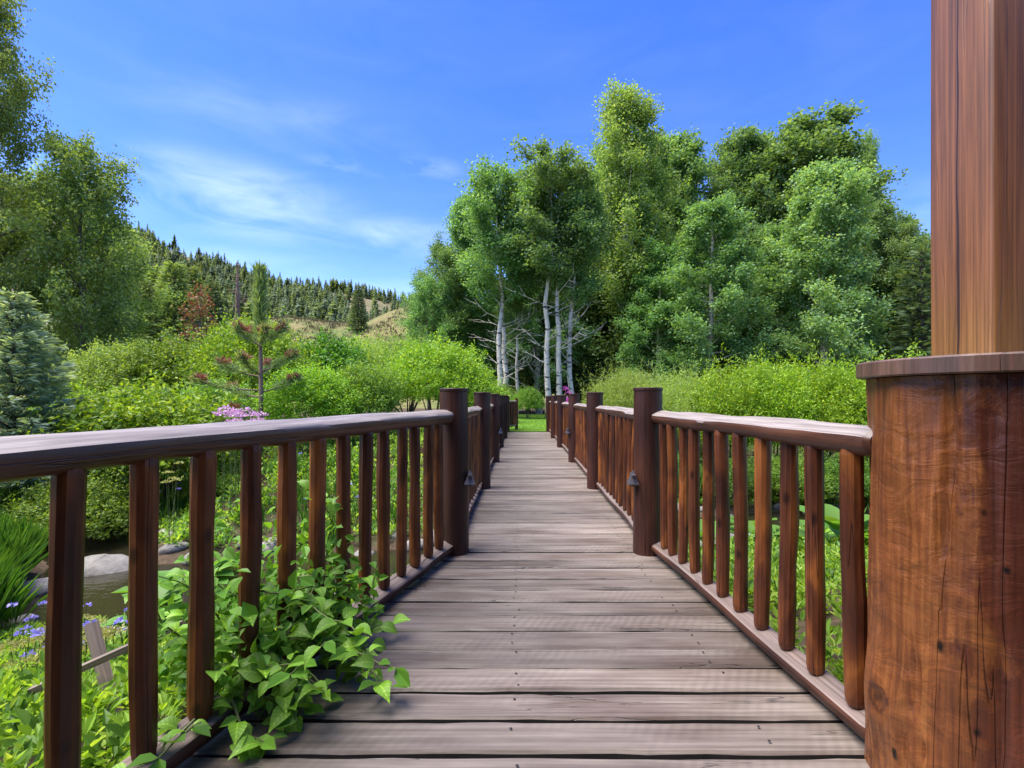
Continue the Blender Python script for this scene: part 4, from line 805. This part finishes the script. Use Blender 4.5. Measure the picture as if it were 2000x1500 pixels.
# young long-needled pine
def young_pine():
    g = np.random.default_rng(88); w = MB(); nd = MB(); dn = MB(); H = 4.35
    w.tube([(0, 0, -.2), (.02, 0, 1.6), (0, .02, 3.0), (.01, 0, H - .15)], [.062, .05, .034, .012], 8)
    def tuft(P, d, n, ln, target, sp=.9):
        n = int(n * 1.5); a = nrm(np.asarray(d) * 1.0 + rdir(g, n) * sp); leaves(target, np.asarray(P) + g.normal(size=(n, 3)) * .03, a, rdir(g, n), ln * g.uniform(.7, 1.15, n), .10 if target is nd else .22)
    for z in np.linspace(2.95, H, 22): tuft((0, 0, z), (0, 0, .9), 46, .24, nd, .75)
    tuft((0, 0, H - .1), (0, 0, 1), 60, .3, nd, .35)
    for (z, a, ln, el) in ((2.75, .2, .55, .6), (2.7, 2.2, .6, .55), (2.72, 3.6, .5, .6), (2.65, 5.2, .6, .5), (2.15, 0.0, .75, .4), (2.1, 1.6, .6, .3), (2.05, 3.0, .85, .2), (2.1, 4.5, .7, .3), (1.75, 3.3, 1.2, .05), (1.7, .3, .75, .3), (1.6, 2.6, .9, .1), (1.2, 3.4, .45, .5), (1.15, .2, .5, .5), (.95, 2.9, .7, .45)):
        d = np.array([math.cos(a) * math.cos(el), math.sin(a) * math.cos(el), math.sin(el)]); b = np.array([0, 0, z]); e = b + d * ln + [0, 0, .12 * ln]
        w.tube([b, b + d * ln * .5, e], [.02, .015, .008], 5, False)
        if z < 1.3 and ln < .6: continue
        for s in np.linspace(.35, 1, 7): tuft(b + d * ln * s + [0, 0, .12 * ln * s * s], d + [0, 0, .25], 26, .19, nd, .9)
        tuft(e, d * .3 + [0, 0, .9], 40, .17, nd, .4)
        for s_ in (0.0, .12): tuft(e - d * s_ + [0, 0, .04], [0, 0, .5], 44, .13, dn, .75)
    return w.mesh('trunk', M['pinebark'], True), nd.mesh('needles', M['longneedle']), dn.mesh('rusty_needles', M['deadneedle'])
w_, n_, d_ = young_pine(); x = X(508, 11.2); b_ = on(x, 11.2)
t = thing('young_pine', 'young long needled pine with rusty tufts behind the left railing', 'tree', b_, R(10), None, (Z(522, 11.2) - b_[2]) / 4.45); put('trunk', w_, t); put('needles', n_, t); put('rusty_needles', d_, t)
K['redsap'] = build('red_sapling', (M['brownbark'], M['redleaf']), make_tree(91, 4.4, .05, .18, e_cone, 30, (15, 55), R0=1.0, twigs=7, per=15, leaf=.09, twig_len=.4, spread=.07))
x = X(382, 17.5); b_ = on(x, 17.5); plant('red_sapling', K['redsap'], 'slender red leaved sapling before the olive pines', 'tree', b_, 0, (Z(570, 17.5) - b_[2]) / 4.4)

# ------------------------------------------------------------------ garden: perennials, grass, rocks, flowers
g = np.random.default_rng(101)
def inside_bridge(x, y, m=0.25):
    return (x > -.62 - m - np.maximum(D1 - y, 0) * .27) & (x < XR + .2 + m + np.maximum(2.0 - y, 0) * .5) & (y < 16)
def cover(name, label, mat, n, xr, yr, hgt, leaf, aspect, per, seed, patch, detail=True, upright=.55, maxs=None, pnoise=.5, pscale=.7, stem_mat=None):
    g = np.random.default_rng(seed); x = g.uniform(*xr, n); y = g.uniform(*yr, n); s = np.abs(stream_s(x, y))
    ok = (s > 1.2) & ~inside_bridge(x, y, .12) & (vnoise(x * pscale + 9, y * pscale + 9, patch) > pnoise)
    x, y = x[ok], y[ok]; n = len(x); h = hgt * g.uniform(.5, 1.25, n) * (.7 + .6 * vnoise(x * .8, y * .8, patch + 1)) * np.clip((np.abs(stream_s(x, y)) - .8) / 2.6, .35, 1); z0 = gz(x, y)
    B = np.repeat(np.stack([x, y, z0], -1), per, 0); hh = np.repeat(h, per); u = g.uniform(.15, 1.0, n * per) ** .7; m = n * per
    an = g.uniform(0, 6.28, m); out = np.stack([np.cos(an), np.sin(an), 0 * an], -1); lean = np.repeat(g.normal(size=(n, 3)) * [.16, .16, 0], per, 0)
    P = B + np.array([0, 0, 1.]) * (hh * u)[:, None] + lean * (hh * u)[:, None] + out * .03
    ax = out * (1.05 - upright * u)[:, None] + np.array([0, 0, 1.]) * (upright * (.4 + u))[:, None] + rdir(g, m) * .25; no = np.array([0, 0, 1.]) + rdir(g, m) * .45
    mb = leaves(MB(), P, ax, no, leaf * g.uniform(.6, 1.25, m), aspect, detail)
    tag(put(name, mb.mesh(name, mat)), label, 'plants', kind='stuff')
cover('ground_cover', 'lime leafy perennials carpeting the near banks on both sides', M['cover'], 9500, (-7.5, 7.5), (.9, 7.0), .25, .062, .40, 18, 1, 3, pnoise=.16)
cover('ground_cover', 'darker leafy perennials in drifts on the near banks', M['coverdark'], 3200, (-7.5, 7.5), (.9, 7.5), .27, .072, .45, 16, 2, 13, pnoise=.50)
cover('far_bank_plants', 'mixed green perennials covering the far stream bank', M['cover'], 9000, (-13, 12), (5.5, 16), .45, .09, .45, 15, 3, 23, detail=False, pnoise=.34)
cover('far_bank_plants', 'dark green perennials along the far stream bank', M['coverdark'], 6500, (-13, 12), (5.5, 16), .40, .09, .4, 14, 4, 33, detail=False, pnoise=.36)
cover('tall_grass', 'fine dark green grass tufts by the stream at left', M['grass'], 2600, (-8.2, -5.3), (4.6, 6.8), .6, .50, .03, 14, 5, 43, upright=1.6, pnoise=.25)
cover('bank_grass', 'fine green grass tufts along both stream banks', M['grass'], 1500, (-12, 12), (5, 11), .30, .32, .035, 12, 6, 53, upright=1.5, pnoise=.6)
cover('rough_grass', 'green grass and weeds beyond the garden shrubs', M['grass'], 7000, (-24, 24), (14, 30), .35, .30, .12, 8, 7, 63, detail=False, upright=1.2, pnoise=.25) if False else None
gl = np.random.default_rng(303); n_ = 16000; lx = gl.uniform(-3.4, 4.1, n_); ly = 15.98 + 15 * gl.uniform(size=n_) ** 1.3
lb = leaves(MB(), np.stack([lx, ly, .012 + .03 * smooth((ly - 17) / 6)], -1), rdir(gl, n_) * .5 + [0, 0, 1], rdir(gl, n_), gl.uniform(.03, .075, n_), .22)
M['lawnblade'] = leafmat('lawn_blades', [(.09, .19, .02), (.14, .26, .03), (.19, .31, .04)], .4)
tag(put('lawn_grass', lb.mesh('lawn_grass', M['lawnblade'])), 'short mown grass of the lawn beyond the bridge', 'grass', kind='stuff')
# big-leaved hostas
def hosta_leaf():
    ys = np.linspace(0, 1, 6); w = .36 * np.sin(np.pi * np.clip(ys * .92 + .06, 0, 1)) ** .75; w[-1] = .01; zc = -.55 * ys ** 2 * .6
    L_ = np.stack([-w, ys, zc + w * .30], -1); C_ = np.stack([0 * ys, ys, zc], -1); R_ = np.stack([w, ys, zc + w * .30], -1); k_ = np.arange(5)
    return np.vstack([L_, C_, R_]), np.vstack([np.stack([k_, k_ + 6, k_ + 7, k_ + 1], -1), np.stack([k_ + 6, k_ + 12, k_ + 13, k_ + 7], -1)])
hl_v, hl_q = hosta_leaf()
leaf_me = MB().add(hl_v, hl_q).mesh('broad_leaf', M['coverdark'], True)
def hosta(label, x, y, s, n, seed):
    g = np.random.default_rng(seed); t = thing('hosta_plant', label, 'plant', on(x, y), g.uniform(0, 6), 'broad leaved hostas by the stream')
    for i in range(n):
        a = i * 2.4; el = g.uniform(.25, .95); r = .05 + .16 * (1 - el); put('broad_leaf', leaf_me, t, (-math.sin(a) * r * s, math.cos(a) * r * s, (.08 + .30 * el) * s), (el * .9, 0, a), g.uniform(.22, .34) * s)
for i, (px, Y, s, lab) in enumerate(((1470, 7.0, 1.3, 'broad leaved hosta clump left of the mossy rock beyond the right railing'), (1590, 6.7, 1.1, 'broad leaved hosta seen between the second and third right balusters'), (1640, 4.6, 1.2, 'broad leaved hosta closest to the pedestal'), (345, 6.0, 1.2, 'broad leaved hosta by the stream behind the third left baluster'), (395, 6.8, 1.2, 'broad leaved hosta beside the pond edge on the left'), (300, 5.0, 1.0, 'broad leaved hosta in front of the pool at left'), (1380, 6.6, 1.1, 'broad leaved hosta near the first right post'))):
    hosta(lab, X(px, Y), Y, s, 17, 120 + i)
# rocks
def rock_mesh(name, seed, mat):
    g = np.random.default_rng(seed); n, k = 12, 8; a = np.arange(n) * 2 * math.pi / n; ph = np.linspace(-math.pi / 2, math.pi / 2, k); A, Pp = np.meshgrid(a, ph)
    d = np.stack([np.cos(A) * np.cos(Pp), np.sin(A) * np.cos(Pp), np.sin(Pp)], -1).reshape(-1, 3); r = np.full(len(d), 1.0)
    for _ in range(9):
        p = rdir(g, 1)[0]; h = g.uniform(.62, .92); dt = d @ p; r = np.minimum(r, np.where(dt > .05, h / np.maximum(dt, .05), 9))
    v = d * (r * (1 + .06 * g.normal(size=len(d)) * .5))[:, None] * [.5, .38, .30]; i = np.arange(k - 1)[:, None]; j = np.arange(n)[None, :]; j2 = (j + 1) % n
    return MB().add(v, np.stack([i * n + j, i * n + j2, (i + 1) * n + j2, (i + 1) * n + j], -1).reshape(-1, 4)).mesh(name, mat, True)
rk = [rock_mesh('rock', 130 + i, M['rock']) for i in range(5)]; mk = [rock_mesh('mossy_rock', 140 + i, M['mossrock']) for i in range(2)]
def rock(name, me, label, px, py, Y, size, rz, group=None, sc=(1, 1, 1)):
    x = X(px, Y); z = float(gz(x, Y)) if py is None else Z(py, Y)
    tag(put(name, me, None, (x, Y, z), (0, 0, rz), tuple(size * c for c in sc)), label, 'rock', group)
rock('boulder', rk[0], 'long pale grey boulder at the pool edge behind the first two left balusters', 205, None, 7.15, 1.15, .1, None, (1.1, .9, 1.3))
rock('mossy_rock', mk[0], 'yellow green mossy rock right of the long boulder', 243, None, 6.95, .42, .5); rock('mossy_rock', mk[1], 'mossy rock by the pool beside the third left baluster', 325, None, 7.1, .42, 2)
rock('mossy_rock', mk[0], 'mossy yellow rock in the stream beyond the right railing', 1462, None, 8.2, .6, 1); rock('boulder', rk[2], 'flat tan boulder behind the right balusters', 1425, None, 8.0, .9, .6); rock('boulder', rk[3], 'pale boulder between the second and third right balusters', 1560, None, 8.6, .8, .2)
rock('boulder', rk[1], 'low flat stone at far left edge of the pool', 60, None, 6.3, .8, .4, None, (1.2, .8, .7)); rock('boulder', rk[4], 'pale stone nearest the log pedestal across the stream', 1640, None, 8.0, .6, .9)
gg = np.random.default_rng(150)
for i in range(64):
    side = gg.choice([-1, 1]); xx = gg.choice([gg.uniform(-6.3, -1.0), gg.uniform(1.5, 7.0)]); yy = float(sc_y(xx)) + side * gg.uniform(.85, 1.6)
    tag(put('cobble', rk[gg.integers(5)], None, (xx, yy, float(gz(xx, yy)) + .02), (gg.uniform(-.3, .3), gg.uniform(-.3, .3), gg.uniform(0, 6)), float(gg.uniform(.22, .52))), 'rounded grey river cobble on the %s bank of the stream, %s of the bridge' % ('near' if side < 0 else 'far', 'left' if xx < 0 else 'right'), 'rock', 'cobbles on the %s bank %s of the bridge' % ('near' if side < 0 else 'far', 'left' if xx < 0 else 'right'))
# flowers
def flower_heads(name, label, cat, mat, pts, stem_h, head_r, n, size, aspect=.6, seed=0, stem=True, dome=.5):
    g = np.random.default_rng(seed); t = thing(name, label, cat, (pts[0][0], pts[0][1], pts[0][2] - .02)); o0 = np.array(t.location); w = MB(); hd = MB()
    for p in pts:
        p = np.array(p) - o0; top = p + np.array([g.normal() * .05, g.normal() * .05, stem_h * g.uniform(.8, 1.15)])
        if stem: w.tube([p, (p + top) / 2 + [.01, 0, 0], top], [.006, .005, .003], 4, False)
        d = rdir(g, n); d[:, 2] = np.abs(d[:, 2]) * dome; leaves(hd, top + d * head_r * g.uniform(.5, 1, (n, 1)), d + [0, 0, .3], rdir(g, n) + [0, 0, .5], size * g.uniform(.7, 1.3, n), aspect)
    if stem: put('stem', w.mesh('stem', M['stem']), t)['kind'] = 'stuff'
    put('flower', hd.mesh('flower', mat), t)['kind'] = 'stuff'; return t
def spots(px0, px1, Y0, Y1, n, seed, f=gz): 
    g = np.random.default_rng(seed); out = []
    for _ in range(n): Y = g.uniform(Y0, Y1); x = X(g.uniform(px0, px1), Y); out.append((x, Y, float(f(x, Y))))
    return out
flower_heads('pink_flowers', 'cloud of pale pink lilac flowers under the young pine', 'flowers', M['pink'], spots(430, 502, 8.7, 9.3, 22, 1), 1.72, .13, 50, .045, .7, 11)
flower_heads('yellow_umbels', 'pale yellow umbel flowers leaning up at lower left', 'flowers', M['cream'], spots(5, 235, 2.3, 3.6, 22, 2), .44, .07, 80, .018, .7, 12, dome=.6)
flower_heads('allium_seedheads', 'yellowish flat seedheads on stalks behind the second left baluster', 'flowers', M['cream'], spots(325, 350, 7.6, 8.2, 5, 3), 1.15, .06, 40, .03, .6, 13)
flower_heads('blue_flowers', 'small blue flowers scattered through the lower left plants', 'flowers', M['blue'], spots(0, 260, 2.4, 4.5, 26, 4), .42, .025, 14, .028, .8, 14)
flower_heads('blue_flowers', 'small blue flowers on the bank behind the left balusters', 'flowers', M['blue'], spots(0, 700, 8.2, 10.5, 26, 5), .62, .03, 12, .035, .8, 15)
flower_heads('fireweed', 'magenta flower spikes beside the second right post', 'flowers', M['magenta'], spots(1098, 1118, 15, 16, 7, 6), 1.25, .10, 40, .05, .6, 16, dome=1.2)
flower_heads('yellow_flowers', 'yellow flowers above the right railing before the willow shrub', 'flowers', M['yellow'], spots(1172, 1202, 10.5, 11, 10, 7), 1.25, .07, 24, .045, .7, 17)
# grey garden rail and leaning stake at lower left
def stick(me_name, p, q, w, d, mat):
    L_ = (Vector(q) - Vector(p)).length; me = MB().box((0, 0, L_ / 2), (w / 2, d / 2, L_ / 2)).mesh(me_name, mat); o = put(me_name, me); along(o, p, q); return o
def PP(px, py, Y): return (X(px, Y), Y, Z(py, Y))
fence = thing('garden_rail', 'weathered grey wooden rail on a square post among the lower left plants', 'fence', (X(368, 2.1), 2.1, 0))
for nm, p, q, w in (('post', (X(368, 2.1), 2.1, float(gz(X(368, 2.1), 2.1)) - .1), PP(368, 1122, 2.1), .034), ('rail', PP(60, 1350, 1.96), PP(366, 1213, 2.12), .032), ('rail', PP(372, 1208, 2.12), PP(480, 1160, 2.22), .03)):
    o = stick(nm, p, q, w, w * .8, M['greywood']); o.parent = fence; o.location = Vector(o.location) - Vector(fence.location)
st = stick('leaning_stake', PP(262, 1540, 1.95), PP(178, 1218, 2.15), .045, .03, M['greywood']); tag(st, 'weathered board stake leaning left between the first two balusters', 'stake')

# ------------------------------------------------------------------ climbing vine spilling over the left bottom rail
g = np.random.default_rng(202)
def veinmat():
    m = leafmat('veined_vine_leaves', [(.085, .20, .022), (.125, .27, .028), (.18, .34, .04)], .38, .48, .32); nt = m.node_tree; N = nt.nodes; L = nt.links; b = N['Principled BSDF']
    base = b.inputs['Base Color'].links[0].from_socket; tc = N.new('ShaderNodeTexCoord'); sp = N.new('ShaderNodeSeparateXYZ'); L.new(tc.outputs['Object'], sp.inputs[0])
    oi = N.new('ShaderNodeObjectInfo'); tn = ramp(N, [(0.0, (.75, .85, .8)), (.5, (1, 1, 1)), (.85, (1.35, 1.22, 1.0)), (1.0, (1.7, 1.3, .9))]); L.new(oi.outputs['Random'], tn.inputs[0])
    ab = N.new('ShaderNodeMath'); ab.operation = 'ABSOLUTE'; L.new(sp.outputs[0], ab.inputs[0])
    sv = N.new('ShaderNodeMath'); sv.operation = 'MULTIPLY_ADD'; sv.inputs[1].default_value = -.9; L.new(ab.outputs[0], sv.inputs[0]); L.new(sp.outputs[1], sv.inputs[2])
    fr = N.new('ShaderNodeMath'); fr.operation = 'PINGPONG'; fr.inputs[1].default_value = .09; L.new(sv.outputs[0], fr.inputs[0])
    r1 = ramp(N, [(.008, (1.5, 1.4, 1.5)), (.03, (1, 1, 1))]); L.new(fr.outputs[0], r1.inputs[0]); r2 = ramp(N, [(.015, (1.8, 1.55, 1.7)), (.035, (1, 1, 1))]); L.new(ab.outputs[0], r2.inputs[0])
    c = mixc(N, L, 1.0, mixc(N, L, 1.0, mixc(N, L, 1.0, base, tn.outputs[0], 'MULTIPLY'), r1.outputs[0], 'MULTIPLY'), r2.outputs[0], 'MULTIPLY'); L.new(c, b.inputs['Base Color']); return m
M['veined'] = veinmat()
vine = thing('climbing_vine', 'leafy green clematis vine spilling over the left bottom rail onto the deck', 'vine', (left_line(1.95) - .12, 1.95, 0))
vo = np.array(vine.location)
def vleaf(seed):
    ys = np.linspace(0, 1, 7); w = np.array([.02, .27, .36, .34, .25, .12, .005]); zc = np.array([0, .03, .05, .04, .0, -.07, -.17]) * (1 + .4 * seed)
    L_ = np.stack([-w, ys - [.0, .06, .02, 0, 0, 0, 0], zc + w * .35], -1); C_ = np.stack([0 * ys, ys, zc], -1); R_ = np.stack([w, ys - [.0, .06, .02, 0, 0, 0, 0], zc + w * .35], -1); k_ = np.arange(6)
    return MB().add(np.vstack([L_, C_, R_]), np.vstack([np.stack([k_, k_ + 7, k_ + 8, k_ + 1], -1), np.stack([k_ + 7, k_ + 14, k_ + 15, k_ + 8], -1)])).mesh('leaf', M['veined'], True)
vl = [vleaf(i) for i in range(3)]
stems = []; nodes = []
def vpath(p, steps, drift, jit):
    pts = [np.array(p, float)]; d = np.array(drift, float)
    for i in range(steps): d = d + g.normal(size=3) * jit; d[2] -= .012; nx = pts[-1] + nrm(d) * .066; nx[2] = max(nx[2], .03); pts.append(nx)
    return np.array(pts)
roots = []
for i in range(17): yy = g.uniform(1.62, 2.3); roots.append(((left_line(yy) - g.uniform(.02, .20), yy, g.uniform(-.15, .15)), g.integers(6, 11), (g.uniform(-.25, .35), g.uniform(-.3, .3), g.uniform(.9, 1.5))))
for i in range(14): yy = g.uniform(1.65, 2.1); roots.append(((left_line(yy) - .04, yy, g.uniform(.16, .42)), g.integers(4, 7), (g.uniform(.5, 1.0), g.uniform(-.5, .2), g.uniform(-.4, .15))))
for i in range(11): yy = g.uniform(1.58, 1.85); roots.append(((left_line(yy) + .05, yy, g.uniform(.08, .26)), g.integers(4, 7), (g.uniform(.4, 1.0), g.uniform(-.6, .1), g.uniform(-.35, .1))))
for i in range(5): yy = g.uniform(1.72, 2.05); roots.append(((left_line(yy) + .04, yy, g.uniform(.12, .22)), g.integers(5, 8), (1.0, g.uniform(-.35, .25), g.uniform(-.15, .1))))
roots.append(((left_line(1.6) + .0, 1.6, .14), 5, (-.05, -.9, .1))); roots.append(((left_line(1.52) + .03, 1.52, .10), 4, (.05, -.8, -.2)))
for p, n_, d_ in roots:
    pts = vpath(p, int(n_), d_, .22); stems.append(pts)
    for q in pts[1:]:
        for s_ in (-1, 1):
            if g.uniform() < .93: nodes.append((q, nrm(np.array([g.normal() * .5 + s_ * .6, g.normal() * .5 - .35, g.normal() * .3 + .05]))))
sb = MB()
for pts in stems: sb.tube(pts - vo, np.linspace(.005, .002, len(pts)), 5, False)
put('stem', sb.mesh('stem', M['stem'], True), vine)
g.shuffle(nodes)
fb = MB(); n_ = 950; yy = g.uniform(1.6, 2.35, n_); P_ = np.stack([np.array([left_line(y_) for y_ in yy]) + g.uniform(-.28, .14, n_), yy, np.abs(g.normal(size=n_)) * .20 + .02], -1)
P_[:, 2] = np.where(P_[:, 0] > np.array([left_line(y_) for y_ in yy]) + .02, P_[:, 2] * .55 + .02, P_[:, 2]); P_[:, 2] += .16 * np.exp(-((yy - 1.95) / .3) ** 2); leaves(fb, P_ - vo, rdir(g, n_) + [.3, -.5, .1], rdir(g, n_) * .6 + [0, -.4, 1], g.uniform(.03, .066, n_), .62, True); ex = nodes[298:]; leaves(fb, np.array([q_ for q_, d_ in ex]) - vo, np.array([d_ for q_, d_ in ex]), rdir(g, len(ex)) * .4 + [0, -.35, 1], g.uniform(.045, .085, len(ex)), .66, True); fo = put('small_leaves', fb.mesh('small_leaves', M['vine']), vine); fo['kind'] = 'stuff'
for q, d in nodes[:298]:
    d = Vector(d); up = Vector((g.normal() * .35, -.35 + g.normal() * .3, 1)).normalized(); xa = d.cross(up).normalized(); up2 = xa.cross(d).normalized()
    o = put('leaf', vl[g.integers(3)], vine, Vector(q) - Vector(vo) + d * .02); o.rotation_mode = 'QUATERNION'; o.rotation_quaternion = Matrix((xa, d, up2)).transposed().to_quaternion(); s_ = g.uniform(.042, .088); o.scale = (s_,) * 3

# small shed glimpsed through the grove
shed = thing('shed', 'dark shed with pale roof glimpsed between the aspens and the willow shrub', 'shed', (X(1150, 46), 46, -.05))
put('wall', MB().box((0, 0, 1.1), (1.4, 1.2, 1.15)).mesh('wall', M['shedwall']), shed)
put('roof', MB().add([(-1.7, -1.5, 2.15), (1.7, -1.5, 2.15), (1.7, 0, 3.05), (-1.7, 0, 3.05), (-1.7, 1.5, 2.15), (1.7, 1.5, 2.15), (-1.7, -1.5, 2.25), (1.7, -1.5, 2.25), (1.7, 0, 3.15), (-1.7, 0, 3.15), (-1.7, 1.5, 2.25), (1.7, 1.5, 2.25)], [(0, 3, 2, 1), (3, 4, 5, 2), (6, 7, 8, 9), (9, 8, 11, 10), (0, 1, 7, 6), (4, 10, 11, 5), (0, 6, 9, 3), (3, 9, 10, 4), (1, 2, 8, 7), (2, 5, 11, 8)]).mesh('roof', M['roof']), shed)
